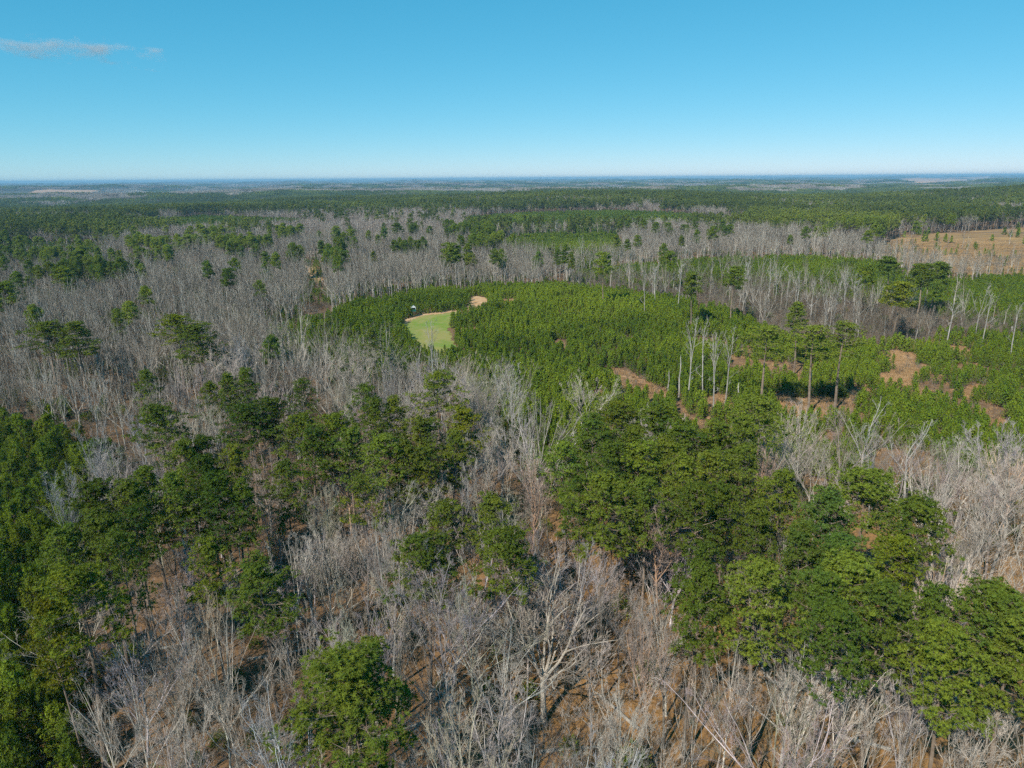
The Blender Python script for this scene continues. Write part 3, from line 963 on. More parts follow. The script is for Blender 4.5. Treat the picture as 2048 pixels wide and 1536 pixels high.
# ------------------------------------------------------------------ trees placed by hand: crown top in the photograph, crown width in its pixels
YEL, BLUE, DARK, BRI = (1.35, 1.12, 0.75, 1), (0.85, 0.98, 1.45, 1), (0.80, 0.84, 0.9, 1), (1.14, 1.08, 0.9, 1)
NEU = (1, 1, 1, 1)
PINE_HAND = [  # x, y, width, height, tint, kind, landmark label
    (690, 1292, 250, 24, BRI, 0, 'broad bright green pine at the bottom edge with sunlit billowing crown'),
    (1010, 1052, 142, 24, BRI, 1, 'bright green umbrella crowned pine in the middle of the foreground wood'),
    (852, 1060, 150, 23, DARK, 1, 'dark dome crowned pine beside the bright umbrella crowned pine'),
    (415, 1075, 84, 22, BRI, 3, 'small narrow bright green pine above the left hardwoods'),
    (525, 1103, 126, 22, NEU, 0, 'rounded green pine right of the small narrow pine'),
    (575, 918, 78, 23, (1.05, 1.0, 1.1, 1), 2, 'pale soft needled pine among hardwoods left of centre'),
    (722, 953, 92, 21, NEU, 4, None), (980, 983, 96, 22, NEU, 0, None), (888, 1000, 112, 21, NEU, 4, None),
    (446, 930, 118, 24, DARK, 2, None), (310, 803, 92, 24, NEU, 1, 'flat topped green pine standing above the left young pines'), (366, 876, 82, 24, NEU, 0, None), (417, 866, 76, 24, DARK, 2, None),
    (462, 886, 70, 23, NEU, 3, None), (400, 905, 80, 24, DARK, 0, None), (340, 935, 90, 24, NEU, 2, None), (290, 930, 80, 23, NEU, 0, None), (480, 960, 70, 23, NEU, 3, None),
    (495, 800, 110, 23, DARK, 1, None), (540, 788, 80, 23, DARK, 0, None), (590, 822, 90, 23, NEU, 1, None), (662, 822, 96, 24, BRI, 1, None), (620, 850, 90, 23, NEU, 0, None),
    (742, 793, 66, 24, NEU, 3, None), (700, 850, 90, 23, NEU, 0, None), (770, 862, 110, 24, NEU, 1, None), (832, 828, 96, 24, NEU, 0, None), (800, 880, 90, 23, NEU, 2, None),
    (880, 738, 104, 25, (1.2, 1.08, 0.85, 1), 4, 'tall sparse yellowish pine before the grey hardwoods'), (925, 808, 82, 24, YEL, 0, 'yellow green rounded pine right of the sparse yellowish pine'), (850, 885, 84, 22, NEU, 0, None), (900, 860, 70, 22, NEU, 2, None),
    (139, 1128, 150, 25, YEL, 4, 'yellowish leaning pine over the left young plantation'), (178, 960, 110, 24, DARK, 0, None), (245, 955, 100, 24, NEU, 2, None), (200, 1010, 100, 24, NEU, 0, None), (150, 1040, 90, 23, NEU, 3, None), (95, 1180, 80, 22, YEL, 2, None), (270, 1000, 80, 24, DARK, 4, None), (230, 1060, 90, 25, NEU, 4, None),
    (1180, 828, 112, 24, NEU, 0, None), (1232, 798, 110, 24, BRI, 1, None), (1302, 798, 118, 24, NEU, 2, None), (1372, 840, 108, 24, NEU, 0, None), (1440, 832, 108, 24, BRI, 3, None), (1524, 786, 104, 24, (0.8, 0.85, 1.05, 1), 1, 'dark bluish pine at the back edge of the foreground pines'),
    (1135, 880, 96, 23, NEU, 0, None), (1210, 876, 100, 24, NEU, 3, None), (1282, 880, 108, 24, BRI, 0, None), (1350, 906, 100, 24, NEU, 2, None), (1425, 900, 110, 24, NEU, 1, None), (1492, 890, 90, 24, NEU, 0, None), (1215, 945, 146, 25, NEU, 2, None), (1395, 956, 126, 25, NEU, 1, None),
    (1150, 945, 90, 23, NEU, 0, None), (1290, 945, 90, 24, DARK, 3, None), (1330, 870, 90, 24, NEU, 0, None), (1480, 830, 90, 24, NEU, 3, None), (1450, 960, 90, 24, NEU, 0, None), (1265, 845, 90, 24, NEU, 3, None),
    (1562, 935, 102, 24, BRI, 0, None), (1640, 975, 130, 25, (0.85, 0.95, 1.3, 1), 2, 'blue green broad pine in the right foreground group'), (1730, 928, 150, 25, NEU, 1, 'large domed dark green pine at the back of the right group'), (1845, 990, 132, 25, DARK, 1, 'dark green pine at the right end of the group beside grey hardwoods'), (1792, 1062, 104, 23, YEL, 0, 'yellow green pine amid darker pines on the right'),
    (1600, 1040, 110, 24, (0.9, 1, 1.2, 1), 0, None), (1682, 1052, 124, 24, (0.9, 1, 1.2, 1), 2, None), (1720, 1105, 150, 24, NEU, 1, None), (1655, 1130, 110, 24, NEU, 0, None), (1520, 1000, 90, 23, NEU, 3, None),
    (1400, 1080, 100, 24, NEU, 3, None), (1395, 1130, 116, 24, BRI, 2, 'bright pale green pine beside the rounded pine in the right foreground'), (1535, 1118, 152, 25, NEU, 0, 'rounded deep green pine with long trunk in the right foreground'), (1690, 1205, 130, 24, NEU, 1, None), (1785, 1175, 132, 24, NEU, 2, None),
    (1998, 1168, 190, 25, NEU, 1, 'very broad green pine at the right edge of the frame'), (1905, 1245, 132, 24, BRI, 3, 'wide green pine below the very broad pine at right'), (2070, 1240, 150, 24, NEU, 2, None), (1860, 1160, 90, 23, NEU, 3, None),
    (350, 626, 84, 25, YEL, 1, 'yellow green flat topped pine left of the grass clearing'), (398, 645, 96, 26, DARK, 0, 'dark pine beside the yellow green flat topped pine'), (85, 640, 76, 25, NEU, 1, 'tall dark pine in the grey wood at far left'), (142, 640, 84, 25, DARK, 0, None),
    (905, 482, 74, 27, DARK, 4, 'tall dark pine rising above the grey hardwoods behind the clearing'), (1850, 524, 50, 26, DARK, 4, None), (1470, 530, 40, 25, DARK, 3, None), (1875, 520, 46, 25, DARK, 0, None), (1785, 510, 44, 24, DARK, 3, None),
    (1540, 648, 96, 25, NEU, 4, 'thin crowned tall pine standing in the plantation right of centre'), (1640, 648, 84, 25, DARK, 4, 'left one of two tall bare trunked pines over the dark bushes'), (1686, 640, 84, 25, DARK, 4, 'right one of two tall bare trunked pines over the dark bushes'), (1800, 560, 60, 24, YEL, 4, None), (1600, 600, 50, 24, DARK, 3, None), (1390, 540, 40, 24, DARK, 4, None),
    (1210, 500, 36, 26, DARK, 4, None), (130, 520, 60, 25, DARK, 1, None), (165, 495, 60, 25, DARK, 0, None), (445, 470, 44, 24, DARK, 0, None), (470, 474, 40, 24, DARK, 1, None), (795, 444, 26, 26, DARK, 3, None), (15, 560, 60, 24, DARK, 0, None), (130, 530, 50, 24, BRI, 3, None),
]
HARD_HAND = [
    (1090, 1122, 330, 21, 'big', 'huge forked bare hardwood spreading in the centre of the foreground'),
    (850, 1178, 200, 19, 5, 'wide pale bare hardwood left of the huge forked one'), (600, 1210, 150, 18, 2, None), (430, 1205, 190, 20, 2, 'leaning many branched grey hardwood left of the bottom pine'),
    (945, 1165, 100, 17, 1, None), (1215, 1135, 150, 18, 3, None), (1250, 1330, 160, 17, 0, 'pale forked hardwood with crooked limbs right of the huge forked one'), (1020, 1330, 140, 16, 1, None), (780, 1200, 110, 18, 4, None),
    (1470, 1265, 110, 18, 3, 'white barked bushy topped hardwood on the orange ground'), (1610, 1296, 120, 19, 1, None), (1690, 1285, 140, 19, 0, 'vase shaped pale hardwood below the right pines'), (1762, 1325, 130, 18, 5, None), (1872, 1408, 110, 17, 3, None), (1530, 1318, 100, 17, 4, None), (1965, 1420, 160, 17, 0, None), (2035, 1330, 110, 18, 1, None),
    (1400, 1330, 100, 17, 3, None), (1345, 1230, 120, 17, 1, None), (1330, 1420, 110, 15, 4, None), (1180, 1380, 120, 16, 5, None), (900, 1360, 140, 16, 0, None), (830, 1420, 120, 15, 3, None),
    (1960, 955, 160, 19, 0, None), (1895, 950, 110, 18, 3, None), (2025, 930, 120, 19, 1, None), (1860, 905, 120, 18, 2, None), (1940, 880, 110, 18, 0, None), (2000, 1050, 120, 19, 5, None), (1930, 1010, 120, 19, 1, None),
    (1462, 1064, 92, 16, 2, 'small white vase shaped hardwood in a gap of the pines'), (1610, 800, 110, 18, 5, 'pale wide hardwood at the upper edge of the right pines'), (1640, 870, 120, 18, 0, None), (1580, 850, 80, 17, 3, None), (1690, 890, 100, 18, 5, None),
    (830, 945, 120, 18, 1, None), (885, 930, 110, 18, 3, None), (955, 898, 130, 18, 0, None), (640, 1035, 110, 18, 1, None), (570, 1050, 120, 18, 3, None), (800, 1010, 110, 17, 4, None),
    (1000, 840, 90, 18, 1, None), (1030, 710, 90, 21, 5, 'pale crooked hardwood standing before the plantation'), (1175, 735, 130, 18, 2, 'rounded pale grey hardwood at the lower plantation edge'), (930, 740, 90, 19, 0, None), (960, 760, 80, 19, 3, None),
    (760, 640, 120, 22, 5, 'white crooked hardwood left of the grass clearing'), (690, 670, 90, 21, 0, None), (640, 680, 90, 21, 3, None), (810, 700, 90, 19, 1, None), (720, 700, 110, 19, 0, None), (590, 660, 80, 21, 2, None), (510, 660, 90, 21, 3, None),
    (560, 700, 100, 19, 0, None), (850, 760, 90, 18, 2, None), (780, 740, 100, 19, 5, None), (670, 740, 110, 19, 0, None), (270, 660, 90, 22, 5, None), (230, 650, 70, 22, 3, None), (470, 700, 90, 20, 1, None),
    (60, 700, 90, 21, 2, None), (330, 1270, 120, 18, 1, None), (270, 1340, 140, 16, 2, None), (370, 1380, 120, 16, 0, None), (200, 1360, 130, 15, 5, None), (480, 1330, 110, 17, 3, None), (500, 1440, 130, 15, 1, None), (330, 1450, 120, 14, 0, None),
]
DEADPINE_HAND = [(1520, 858, 100, 21, 'pinkish dead pine with twiggy round crown above the right pines'), (1330, 982, 120, 21, 'pinkish brown dead pine with orange trunk between the two pine groups'), (1065, 888, 124, 22, 'brown dead pine with orange trunk behind the umbrella crowned pine'),
                 (690, 880, 120, 19, 'pinkish grey dead crown behind the pale soft needled pine'), (1310, 1216, 110, 20, 'reddish dead pine beside the bright pale green pine'), (1878, 1106, 110, 23, 'grey white dead pine with bare orange trunk at right'), (2040, 870, 80, 21, 'dead grey crown at the right edge of the frame')]
SNAG_HAND = [(1385, 632, 40, 25, 0, 'leftmost of four white dead trees in the plantation'), (1418, 630, 30, 25, 2, 'second from left of four white dead trees in the plantation'), (1440, 660, 56, 23, 0, 'crooked third of four white dead trees in the plantation'), (1462, 650, 40, 23, 0, 'rightmost of four white dead trees in the plantation'),
             (1745, 795, 110, 21, 1, 'bleached dead tree with a long bent leader above the right pines'), (1836, 836, 130, 20, 3, 'bleached dead tree with level side arms at right'),
             (862, 636, 50, 23, 0, 'leaning white dead tree in front of the grass clearing'), (1970, 560, 70, 23, 1, None), (1985, 570, 20, 24, 2, None), (2045, 590, 20, 23, 2, None), (1910, 590, 40, 19, 0, None), (1700, 530, 60, 24, 0, None), (1660, 560, 60, 22, 1, None), (1680, 540, 60, 24, 1, None), (1560, 510, 50, 24, 1, None), (1500, 510, 60, 25, 0, None), (1580, 530, 50, 22, 2, None), (1545, 515, 40, 24, 0, None), (1720, 545, 50, 22, 0, None), (1840, 530, 80, 23, 1, None), (1360, 520, 20, 24, 2, None), (1295, 530, 20, 23, 2, None), (1315, 520, 20, 22, 2, None), (1600, 540, 40, 22, 0, None), (1630, 555, 60, 20, 1, None), (1165, 470, 30, 24, 0, None), (1140, 490, 24, 22, 2, None), (620, 1075, 60, 17, 2, None), (210, 900, 30, 14, 2, None)]
POLE_HAND = [(1357, 716, 796, 'tall branchless dead pole left of the four white dead trees'), (1336, 744, 790, 'shorter branchless dead pole at the straw opening'), (1474, 770, 812, 'short broken dead stump right of the four white dead trees'), (1614, 752, 830, 'slim broken pole under the two tall pines'), (1201, 640, 656, 'tiny white dead stub in the middle of the plantation'), (1830, 663, 690, 'short pale stub in the older plantation at right')]

LAND = []      # (short phrase, u, v) that labels of other trees refer to
IND = {'pine': [], 'hard': [], 'young': [], 'snag': []}   # (x, y, g, H, sxy factor, proto, rot, tint, label)

def hand(px, py, wpx, H):
    x, y, g = at(px, py, H)
    d = math.sqrt(x * x + y * y + (CAM_H - g - H) ** 2)
    return x, y, g, wpx * d / FPX, d

hand_xy = []
for (px, py, w, H, tint, k, lab) in PINE_HAND:
    x, y, g, wm, d = hand(px, py, w, H)
    pr = P['pine_near'][k] if d < 260 else P['pine_mid'][k % 4]
    IND['pine'].append([x, y, g, H / pr.H, min(1.6, max(0.42, 0.95 * wm / pr.width)), pr, R.uniform(0, 6.28), (lambda f: (tint[0] * f * R.uniform(0.9, 1.12), tint[1] * f, tint[2] * f, 1))(R.uniform(0.74, 1.18) if lab is None else 1.0), lab])
    hand_xy.append((x, y))
for (px, py, w, H, k, lab) in HARD_HAND:
    x, y, g, wm, d = hand(px, py, w, H)
    pr = P['hard_big'][0] if k == 'big' else P['hard_near'][k]
    IND['hard'].append([x, y, g, H / pr.H, min(1.6, max(0.6, wm / pr.width)), pr, R.uniform(0, 6.28), (1.28, 1.26, 1.24, 1) if k == 'big' else (lambda f: (f, f * 0.99, f * 0.98, 1))(R.uniform(0.95, 1.4)), lab])
    hand_xy.append((x, y))
for i, (px, py, w, H, lab) in enumerate(DEADPINE_HAND):
    x, y, g, wm, d = hand(px, py, w, H)
    pr = P['deadpine'][i % 2]
    IND['snag'].append([x, y, g, H / pr.H, min(1.4, max(0.42, 0.95 * wm / pr.width)), pr, R.uniform(0, 6.28), (1.5, 1.6, 1.6, 1) if 'grey' in lab else NEU, lab])
    hand_xy.append((x, y))
for (px, py, w, H, k, lab) in SNAG_HAND:
    x, y, g, wm, d = hand(px, py, w, H)
    pr = P['snag'][k]
    IND['snag'].append([x, y, g, H / pr.H, min(1.5, max(0.4, wm / pr.width)), pr, R.uniform(0, 6.28), NEU, lab])
HX = np.array([p[0] for p in hand_xy]); HY = np.array([p[1] for p in hand_xy])

def clear_of(x, y, dist):
    keep = np.ones(len(x), bool)
    for a, b in zip(HX, HY):
        keep &= (x - a) ** 2 + (y - b) ** 2 > dist * dist
    return keep

# ------------------------------------------------------------------ scatter the rest
(pxy, hxy) = tall_points(4.6, 27, 720)
kp = clear_of(pxy[0], pxy[1], 5.5)
pxs, pys = pxy[0][kp], pxy[1][kp]
kh = clear_of(hxy[0], hxy[1], 2.0)
big = at(1090, 1122, 21)
kh &= (hxy[0] - big[0] * 0.9) ** 2 + (hxy[1] - big[1] * 0.9) ** 2 > 4.5 ** 2      # the big forked tree stands in a gap
# thinner stocking close by, so that the floor shows between the trees
q = rng.random(len(hxy[0])); rh = np.hypot(*hxy)
u_, v_ = project(hxy[0], hxy[1], hz(*hxy))
kh &= q < np.where(rh < 220, np.where(u_ > 1250, 0.44, 0.54), 0.52 + 0.40 * (vnoise(hxy[0], hxy[1], 45, 77) > 0.45))
hxs, hys = hxy[0][kh], hxy[1][kh]
(pf, hf_) = tall_points(6.4, 720, 2700)

def split(kind, xs, ys, hmin, hmax, limit, near, mid, dn):
    """the largest in view become single trees; the rest is returned for the wood"""
    g = hz(xs, ys)
    h = rng.uniform(hmin, hmax, len(xs)) * rng.choice([1, 1, 1, 0.85], len(xs))
    if kind == 'hard':
        h = h * (0.78 + 0.44 * vnoise(xs, ys, 55, 91))
    u, v = project(xs, ys, g + h)
    u1, v1 = project(xs, ys, g + h * 0.6)
    size = h / np.hypot(xs, ys)
    seen = ((u > 0) & (u < W0) & (v > 300) & (v < H0)) | ((u1 > 0) & (u1 < W0) & (v1 > 300) & (v1 < H0))
    order = np.argsort(-np.where(seen, size, 0))
    n = max(0, limit - len(IND[kind]))
    chosen = [i for i in order[:n] if seen[i]]
    for i in chosen:
        d = math.hypot(xs[i], ys[i])
        pr = R.choice(P[near] if d < dn else P[mid])
        t = R.uniform(0.85, 1.15)
        tint = (t * R.uniform(0.9, 1.12), t, t * R.uniform(0.85, 1.2), 1)
        IND[kind].append([xs[i], ys[i], g[i], h[i] / pr.H, h[i] / pr.H * R.uniform(0.75, 1.1), pr, R.uniform(0, 6.28), tint, None])
    rest = np.ones(len(xs), bool)
    rest[chosen] = False
    return xs[rest], ys[rest], g[rest], h[rest]

rest_p = split('pine', pxs, pys, 20, 25, 290, 'pine_near', 'pine_mid', 200)
rest_h = split('hard', hxs, hys, 14, 21, 290, 'hard_near', 'hard_mid', 230)

def stuff_from(name, x, y, g, h, protos, H, label, wmin=0.8, wmax=1.15):
    n = len(x)
    s = h / H
    w = s * rng.uniform(wmin, wmax, n)
    return make_stuff(name, protos, np.stack([x, y, g - 0.1], 1), rng.uniform(0, 6.283, n), np.stack([w, w, s], 1), rng.integers(0, len(protos), n), label)

def joined(key):
    return [p.joined() for p in P[key]]

# young pines on the left, nearest to the camera
x, y = grid(3.1, 30, 260)
u, v = project(x, y, hz(x, y))
m = inpoly(u, v, YOUNG_LEFT)
m &= rng.random(x.shape) < 0.9
yl = (x[m], y[m])
rest_yl = split('young', yl[0], yl[1], 6.5, 10.5, 170, 'young_near', 'young_near', 300)
ym = young_points(1.85, 100, 720)
# the young pines standing nearest in the plantation itself
rest_ym = split('young', ym[0], ym[1], 3.9, 6.0, 290, 'young_mid', 'young_mid', 300)
yf = young_points(3.4, 720, 2700)

stuff_from('young_pine_plantation', *rest_ym, joined('young_mid'), 6.0, 'dense bright green young pine plantation', 0.65, 1.15)
if len(rest_yl[0]):
    stuff_from('young_pine_thicket', *rest_yl, joined('young_near'), 9.0, 'young pine thicket at the left edge')
stuff_from('far_young_pines', yf[0], yf[1], hz(yf[0], yf[1]), rng.uniform(5, 8, len(yf[0])), joined('young_far'), 6.0, 'young pine plantations seen far off', 1.0, 1.4)
stuff_from('mature_pine_wood', *rest_p, joined('pine_mid'), 24.0, 'mature pines scattered through the middle distance')
far = np.hypot(rest_h[0], rest_h[1]) > 0
stuff_from('bare_hardwood_wood', *rest_h, joined('hard_mid'), 19.0, 'bare grey hardwood forest of the middle distance')
stuff_from('distant_pine_forest', pf[0], pf[1], hz(*pf), rng.uniform(17, 24, len(pf[0])), joined('pine_far'), 23.0, 'dark green pine forest covering the distant slopes')
uu, vv = project(hf_[0], hf_[1], hz(*hf_) + 14)
pk = inpoly(uu, vv, HARD[0][0]) | (vnoise(hf_[0], hf_[1], 250, 61) > 0.66)
for nm, mk, key, lab in (('distant_hardwood_forest', ~pk, 'hard_far', 'grey bare forest far behind the clearing'), ('reddish_hardwood_forest', pk, 'hard_pink', 'pinkish budding forest far behind the clearing')):
    a_, b_ = hf_[0][mk], hf_[1][mk]
    stuff_from(nm, a_, b_, hz(a_, b_), rng.uniform(14, 20, len(a_)), joined(key), 18.0, lab, 0.9, 1.3)

# the country out to the horizon
def far_country(r0, r1, sp, sc):
    x, y = grid(sp, r0, r1, 0.80)
    n1 = vnoise(x, y * 2.2, 1500, 41); n2 = vnoise(x, y * 1.6, 600, 42)
    t = n1 * 0.6 + n2 * 0.4
    u, v = project(x, y, hz(x, y))
    fld = inpoly(u, v, [(-100, 385), (205, 379), (212, 388), (120, 394), (-100, 396)]) | inpoly(u, v, [(1760, 360), (1850, 354), (2000, 353), (1960, 364), (1850, 370)])
    fld |= (vnoise(x, y * 1.5, 900, 44) > 0.80)
    left = np.where(u < 900, 0.06, -0.04)
    return x, y, (t < 0.53 - left) & ~fld, (t >= 0.53 - left) & ~fld
for nm, protos, which, lab in (('far_pine_country', FARP, 2, 'hazy blue green pine country towards the horizon'), ('far_hardwood_country', FARH, 3, 'hazy grey wooded country towards the horizon')):
    xs, ys, ss = [], [], []
    for r0, r1, sp, sc in ((2650, 5200, 52, 1.0), (5200, 11000, 105, 1.6), (11000, 24000, 260, 2.6)):
        rng2 = np.random.default_rng(int(r0))
        rng = rng2
        o = far_country(r0, r1, sp, sc)
        m = o[which]
        xs.append(o[0][m]); ys.append(o[1][m]); ss.append(np.full(m.sum(), sc))
    xs = np.concatenate(xs); ys = np.concatenate(ys); ss = np.concatenate(ss)
    n = len(xs)
    hs = rng.uniform(0.8, 1.15, n)
    make_stuff(nm, protos, np.stack([xs, ys, hz(xs, ys)], 1), rng.uniform(0, 6.28, n), np.stack([ss, ss, hs], 1), rng.integers(0, 3, n), lab)

# understory: saplings, bare brush, evergreen bushes, dry grass
def under(name, protos, spacing, r0, r1, dens, smin, smax, label, zone=None, notopen=True, H=1.0):
    x, y = grid(spacing, r0, r1)
    o, u, v = open_ground(x, y)
    m = rng.random(x.shape) < dens * (0.4 + 1.2 * vnoise(x, y, 18, len(name)))
    if notopen:
        for poly, d, h in YOUNG[:4]:
            o |= inpoly(u, v, poly)
        o |= inpoly(u, v, YOUNG_LEFT)
        m &= ~o
    if zone is not None:
        m &= zone(x, y, u, v)
    else:
        m &= ~((u > 1230) & (v > 1230) & (rng.random(x.shape) < 0.72))      # little undergrowth on the pine straw at lower right
    x, y = x[m], y[m]
    n = len(x)
    s = rng.uniform(smin, smax, n)
    return make_stuff(name, protos, np.stack([x, y, hz(x, y)], 1), rng.uniform(0, 6.28, n), np.stack([s, s, s * rng.uniform(0.8, 1.3, n)], 1), rng.integers(0, len(protos), n), label)
under('sapling_understory', joined('sapling'), 3.4, 27, 330, 0.26, 0.6, 1.25, 'thin bare saplings under the hardwoods')
under('brush_understory', BUSH, 2.3, 27, 420, 0.6, 0.5, 1.3, 'low brown brush on the forest floor')
under('evergreen_brush', GREENBUSH, 5.0, 27, 620, 0.26, 0.6, 2.2, 'low evergreen bushes under the hardwoods')
under('plantation_brush', BUSH, 3.2, 110, 640, 0.34, 0.6, 1.4, 'grey brown brush in gaps of the plantation', lambda x, y, u, v: (inpoly(u, v, YOUNG[0][0]) & (v > 660) & (u > 1100)) | inpoly(u, v, STRIP) | inpoly(u, v, CUT), False)
def in_straw(x, y, u, v):
    m = inpoly(u, v, STRAW[0])
    for s in STRAW[1:]:
        m |= inpoly(u, v, s)
    return m
under('strip_brush', BUSH, 2.6, 250, 640, 0.75, 0.8, 1.8, 'dense grey brown brush under the dead trees', lambda x, y, u, v: inpoly(u, v, STRIP), False)
under('gap_grass', GRASS, 1.7, 130, 420, 0.45, 0.5, 1.2, 'tan grass between the older young pines at right', lambda x, y, u, v: inpoly(u, v, YOUNG[0][0]) & (u > 1250) & (v > 670), False)
under('strip_saplings', joined('sapling'), 3.0, 250, 640, 0.5, 0.5, 1.0, 'low grey saplings under the dead trees', lambda x, y, u, v: inpoly(u, v, STRIP), False)
under('dry_grass', GRASS, 1.1, 100, 420, 0.9, 0.5, 1.3, 'dry straw coloured grass in the openings', in_straw, False)
under('cutover_grass', GRASS, 3.2, 380, 760, 0.7, 0.8, 1.8, 'golden dry grass on the cutover land', lambda x, y, u, v: inpoly(u, v, CUT), False)

# ------------------------------------------------------------------ single trees
def ordinal(n):
    ones = ['', 'first', 'second', 'third', 'fourth', 'fifth', 'sixth', 'seventh', 'eighth', 'ninth', 'tenth', 'eleventh', 'twelfth', 'thirteenth', 'fourteenth', 'fifteenth', 'sixteenth', 'seventeenth', 'eighteenth', 'nineteenth']
    n += 1
    if n == 1:
        return 'nearest'
    if n < 20:
        return ones[n]
    tens = ['', '', 'twent', 'thirt', 'fort', 'fift', 'sixt'][n // 10]
    return tens + 'ieth' if n % 10 == 0 else tens + 'y-' + ones[n % 10]

KIND = {'pine': ('pine_tree', 'pine', 'green pine', 'mature pines'), 'hard': ('bare_tree', 'tree', 'bare hardwood', 'bare hardwoods'),
        'young': ('young_pine', 'pine', 'bushy young pine', 'young pines'), 'snag': ('dead_tree', 'dead tree', 'dead tree', 'dead trees')}
LANDMARKS = [  # phrase, photograph pixel
    ('the broad bottom edge pine', 690, 1380), ('the bright umbrella crowned pine', 1010, 1110), ('the huge forked hardwood', 1100, 1250), ('the narrow bright pine at left', 415, 1130),
    ('the rounded deep green pine', 1535, 1190), ('the very broad right edge pine', 1995, 1250), ('the yellowish leaning pine', 139, 1180), ('the large domed dark pine', 1730, 980),
    ('the sparse yellowish pine', 880, 780), ('the dark bluish pine', 1524, 830), ('the flat topped pine at left', 310, 840), ('the grass clearing', 860, 660),
    ('the four white dead trees', 1425, 700), ('the bleached tree with level arms', 1836, 870), ('the white bushy topped hardwood', 1470, 1330), ('the orange trunked dead pine', 1330, 1040),
    ('the two tall bare trunked pines', 1660, 720), ('the yellow green flat topped pine', 350, 660), ('the brown dead pine', 1065, 940), ('the leaning grey hardwood', 430, 1290),
]
SECT = ['to the right of', 'to the lower right of', 'below', 'to the lower left of', 'to the left of', 'to the upper left of', 'above', 'to the upper right of']

def label_all(kind):
    L = IND[kind]
    ux = np.array([float(project(t[0], t[1], t[2] + t[5].H * t[3] * 0.75)[0]) for t in L])
    vy = np.array([float(project(t[0], t[1], t[2] + t[5].H * t[3] * 0.75)[1]) for t in L])
    best = [None] * len(L)
    for name, lu, lv in LANDMARKS:
        dx, dy = ux - lu, vy - lv
        dist = np.hypot(dx, dy)
        sec = (np.round(np.arctan2(dy, dx) / (math.pi / 4)).astype(int)) % 8
        for s in range(8):
            ids = [i for i in np.argsort(dist) if sec[i] == s and dist[i] > 25]
            for rank, i in enumerate(ids):
                key = (rank, dist[i])
                if best[i] is None or key < best[i][0]:
                    best[i] = (key, rank, s, name)
    for i, t in enumerate(L):
        if t[8] is None:
            _, rank, s, name = best[i]
            o = ordinal(rank)
            word = KIND[kind][2]
            t[8] = ('%s %s %s %s' % (o, word, SECT[s], name)) if o == 'nearest' else ('%s nearest %s %s %s' % (o, word, SECT[s], name))

for kind in IND:
    label_all(kind)
    nm, cat, _, grp = KIND[kind]
    for (x, y, g, sz, sw, pr, rz, tint, lab) in IND[kind]:
        e = bpy.data.objects.new(nm, None)
        COL.objects.link(e)
        e.empty_display_size = 0.5
        e.location = (x, y, g)
        e.rotation_euler = (R.uniform(-.03, .03), R.uniform(-.03, .03), rz)
        e.scale = (sw, sw, sz)
        tag(e, lab, cat, grp)
        t = obj('trunk', pr.trunk, e)
        c = obj('crown', pr.crown, e)
        c.color = tuple(f * 0.78 for f in tint[:3]) + (1,) if kind == 'young' and pr.H > 7.5 else tint
        if kind in ('hard', 'snag'):
            t.color = tint

# broken poles: a ragged tapering stem with splintered top and branch stubs
for i, (px, py, by, lab) in enumerate(POLE_HAND):
    x, y, g = at(px, by)
    d = math.sqrt(x * x + y * y + (CAM_H - g) ** 2)
    H = (by - py) * d / FPX / math.cos(math.radians(12))
    b = MB()
    rr = random.Random(900 + i)
    pts = [Vector((0.1 * math.sin(k * 1.7 + i), 0.1 * math.cos(k * 2.1), -0.3 + (H + 0.3) * k / 6)) for k in range(7)]
    b.tube(pts, [0.24, 0.2, 0.18, 0.17, 0.15, 0.14, 0.11], 7)
    for k in range(3):
        a = rr.uniform(0, 6.28)
        b.tube([pts[-1] + Vector((0, 0, -0.1)), pts[-1] + Vector((0.06 * math.cos(a), 0.06 * math.sin(a), rr.uniform(0.3, 0.8)))], [0.06, 0.01], 4)
    e = bpy.data.objects.new('dead_tree', None)
    COL.objects.link(e)
    e.location = (x, y, g)
    tag(e, lab, 'dead tree', 'dead trees')
    obj('trunk', b.build('pole', M['dead']), e)
    s = MB()
    for k in range(5):
        p = pts[rr.randint(2, 5)]
        a = rr.uniform(0, 6.28)
        s.tube([p, p + Vector((math.cos(a) * 0.7, math.sin(a) * 0.7, 0.25))], [0.045, 0.015], 4)
    obj('branch_stub', s.build('stubs', M['dead']), e)

# dark evergreen bushes under the two tall pines
for i, (px, py, w, lab) in enumerate(((1590, 790, 90, 'left one of two dark round evergreen bushes below the tall pines'), (1665, 795, 90, 'right one of two dark round evergreen bushes below the tall pines'))):
    x, y, g = at(px, py)
    e = bpy.data.objects.new('evergreen_bush', None)
    COL.objects.link(e)
    e.location = (x, y, g)
    tag(e, lab, 'bush', 'dark evergreen bushes')
    c = obj('crown', leafy(660 + i, 6.0, 3800, 0.5, 0.2).build('bush_crown', M['pine']), e)
    c.color = (0.45, 0.5, 0.6, 1)
    c.scale = (1.35, 0.9, 0.8)
    obj('trunk', bush(670 + i, 4.0, 8, 4, 0.04).build('bush_stems', M['brush']), e)

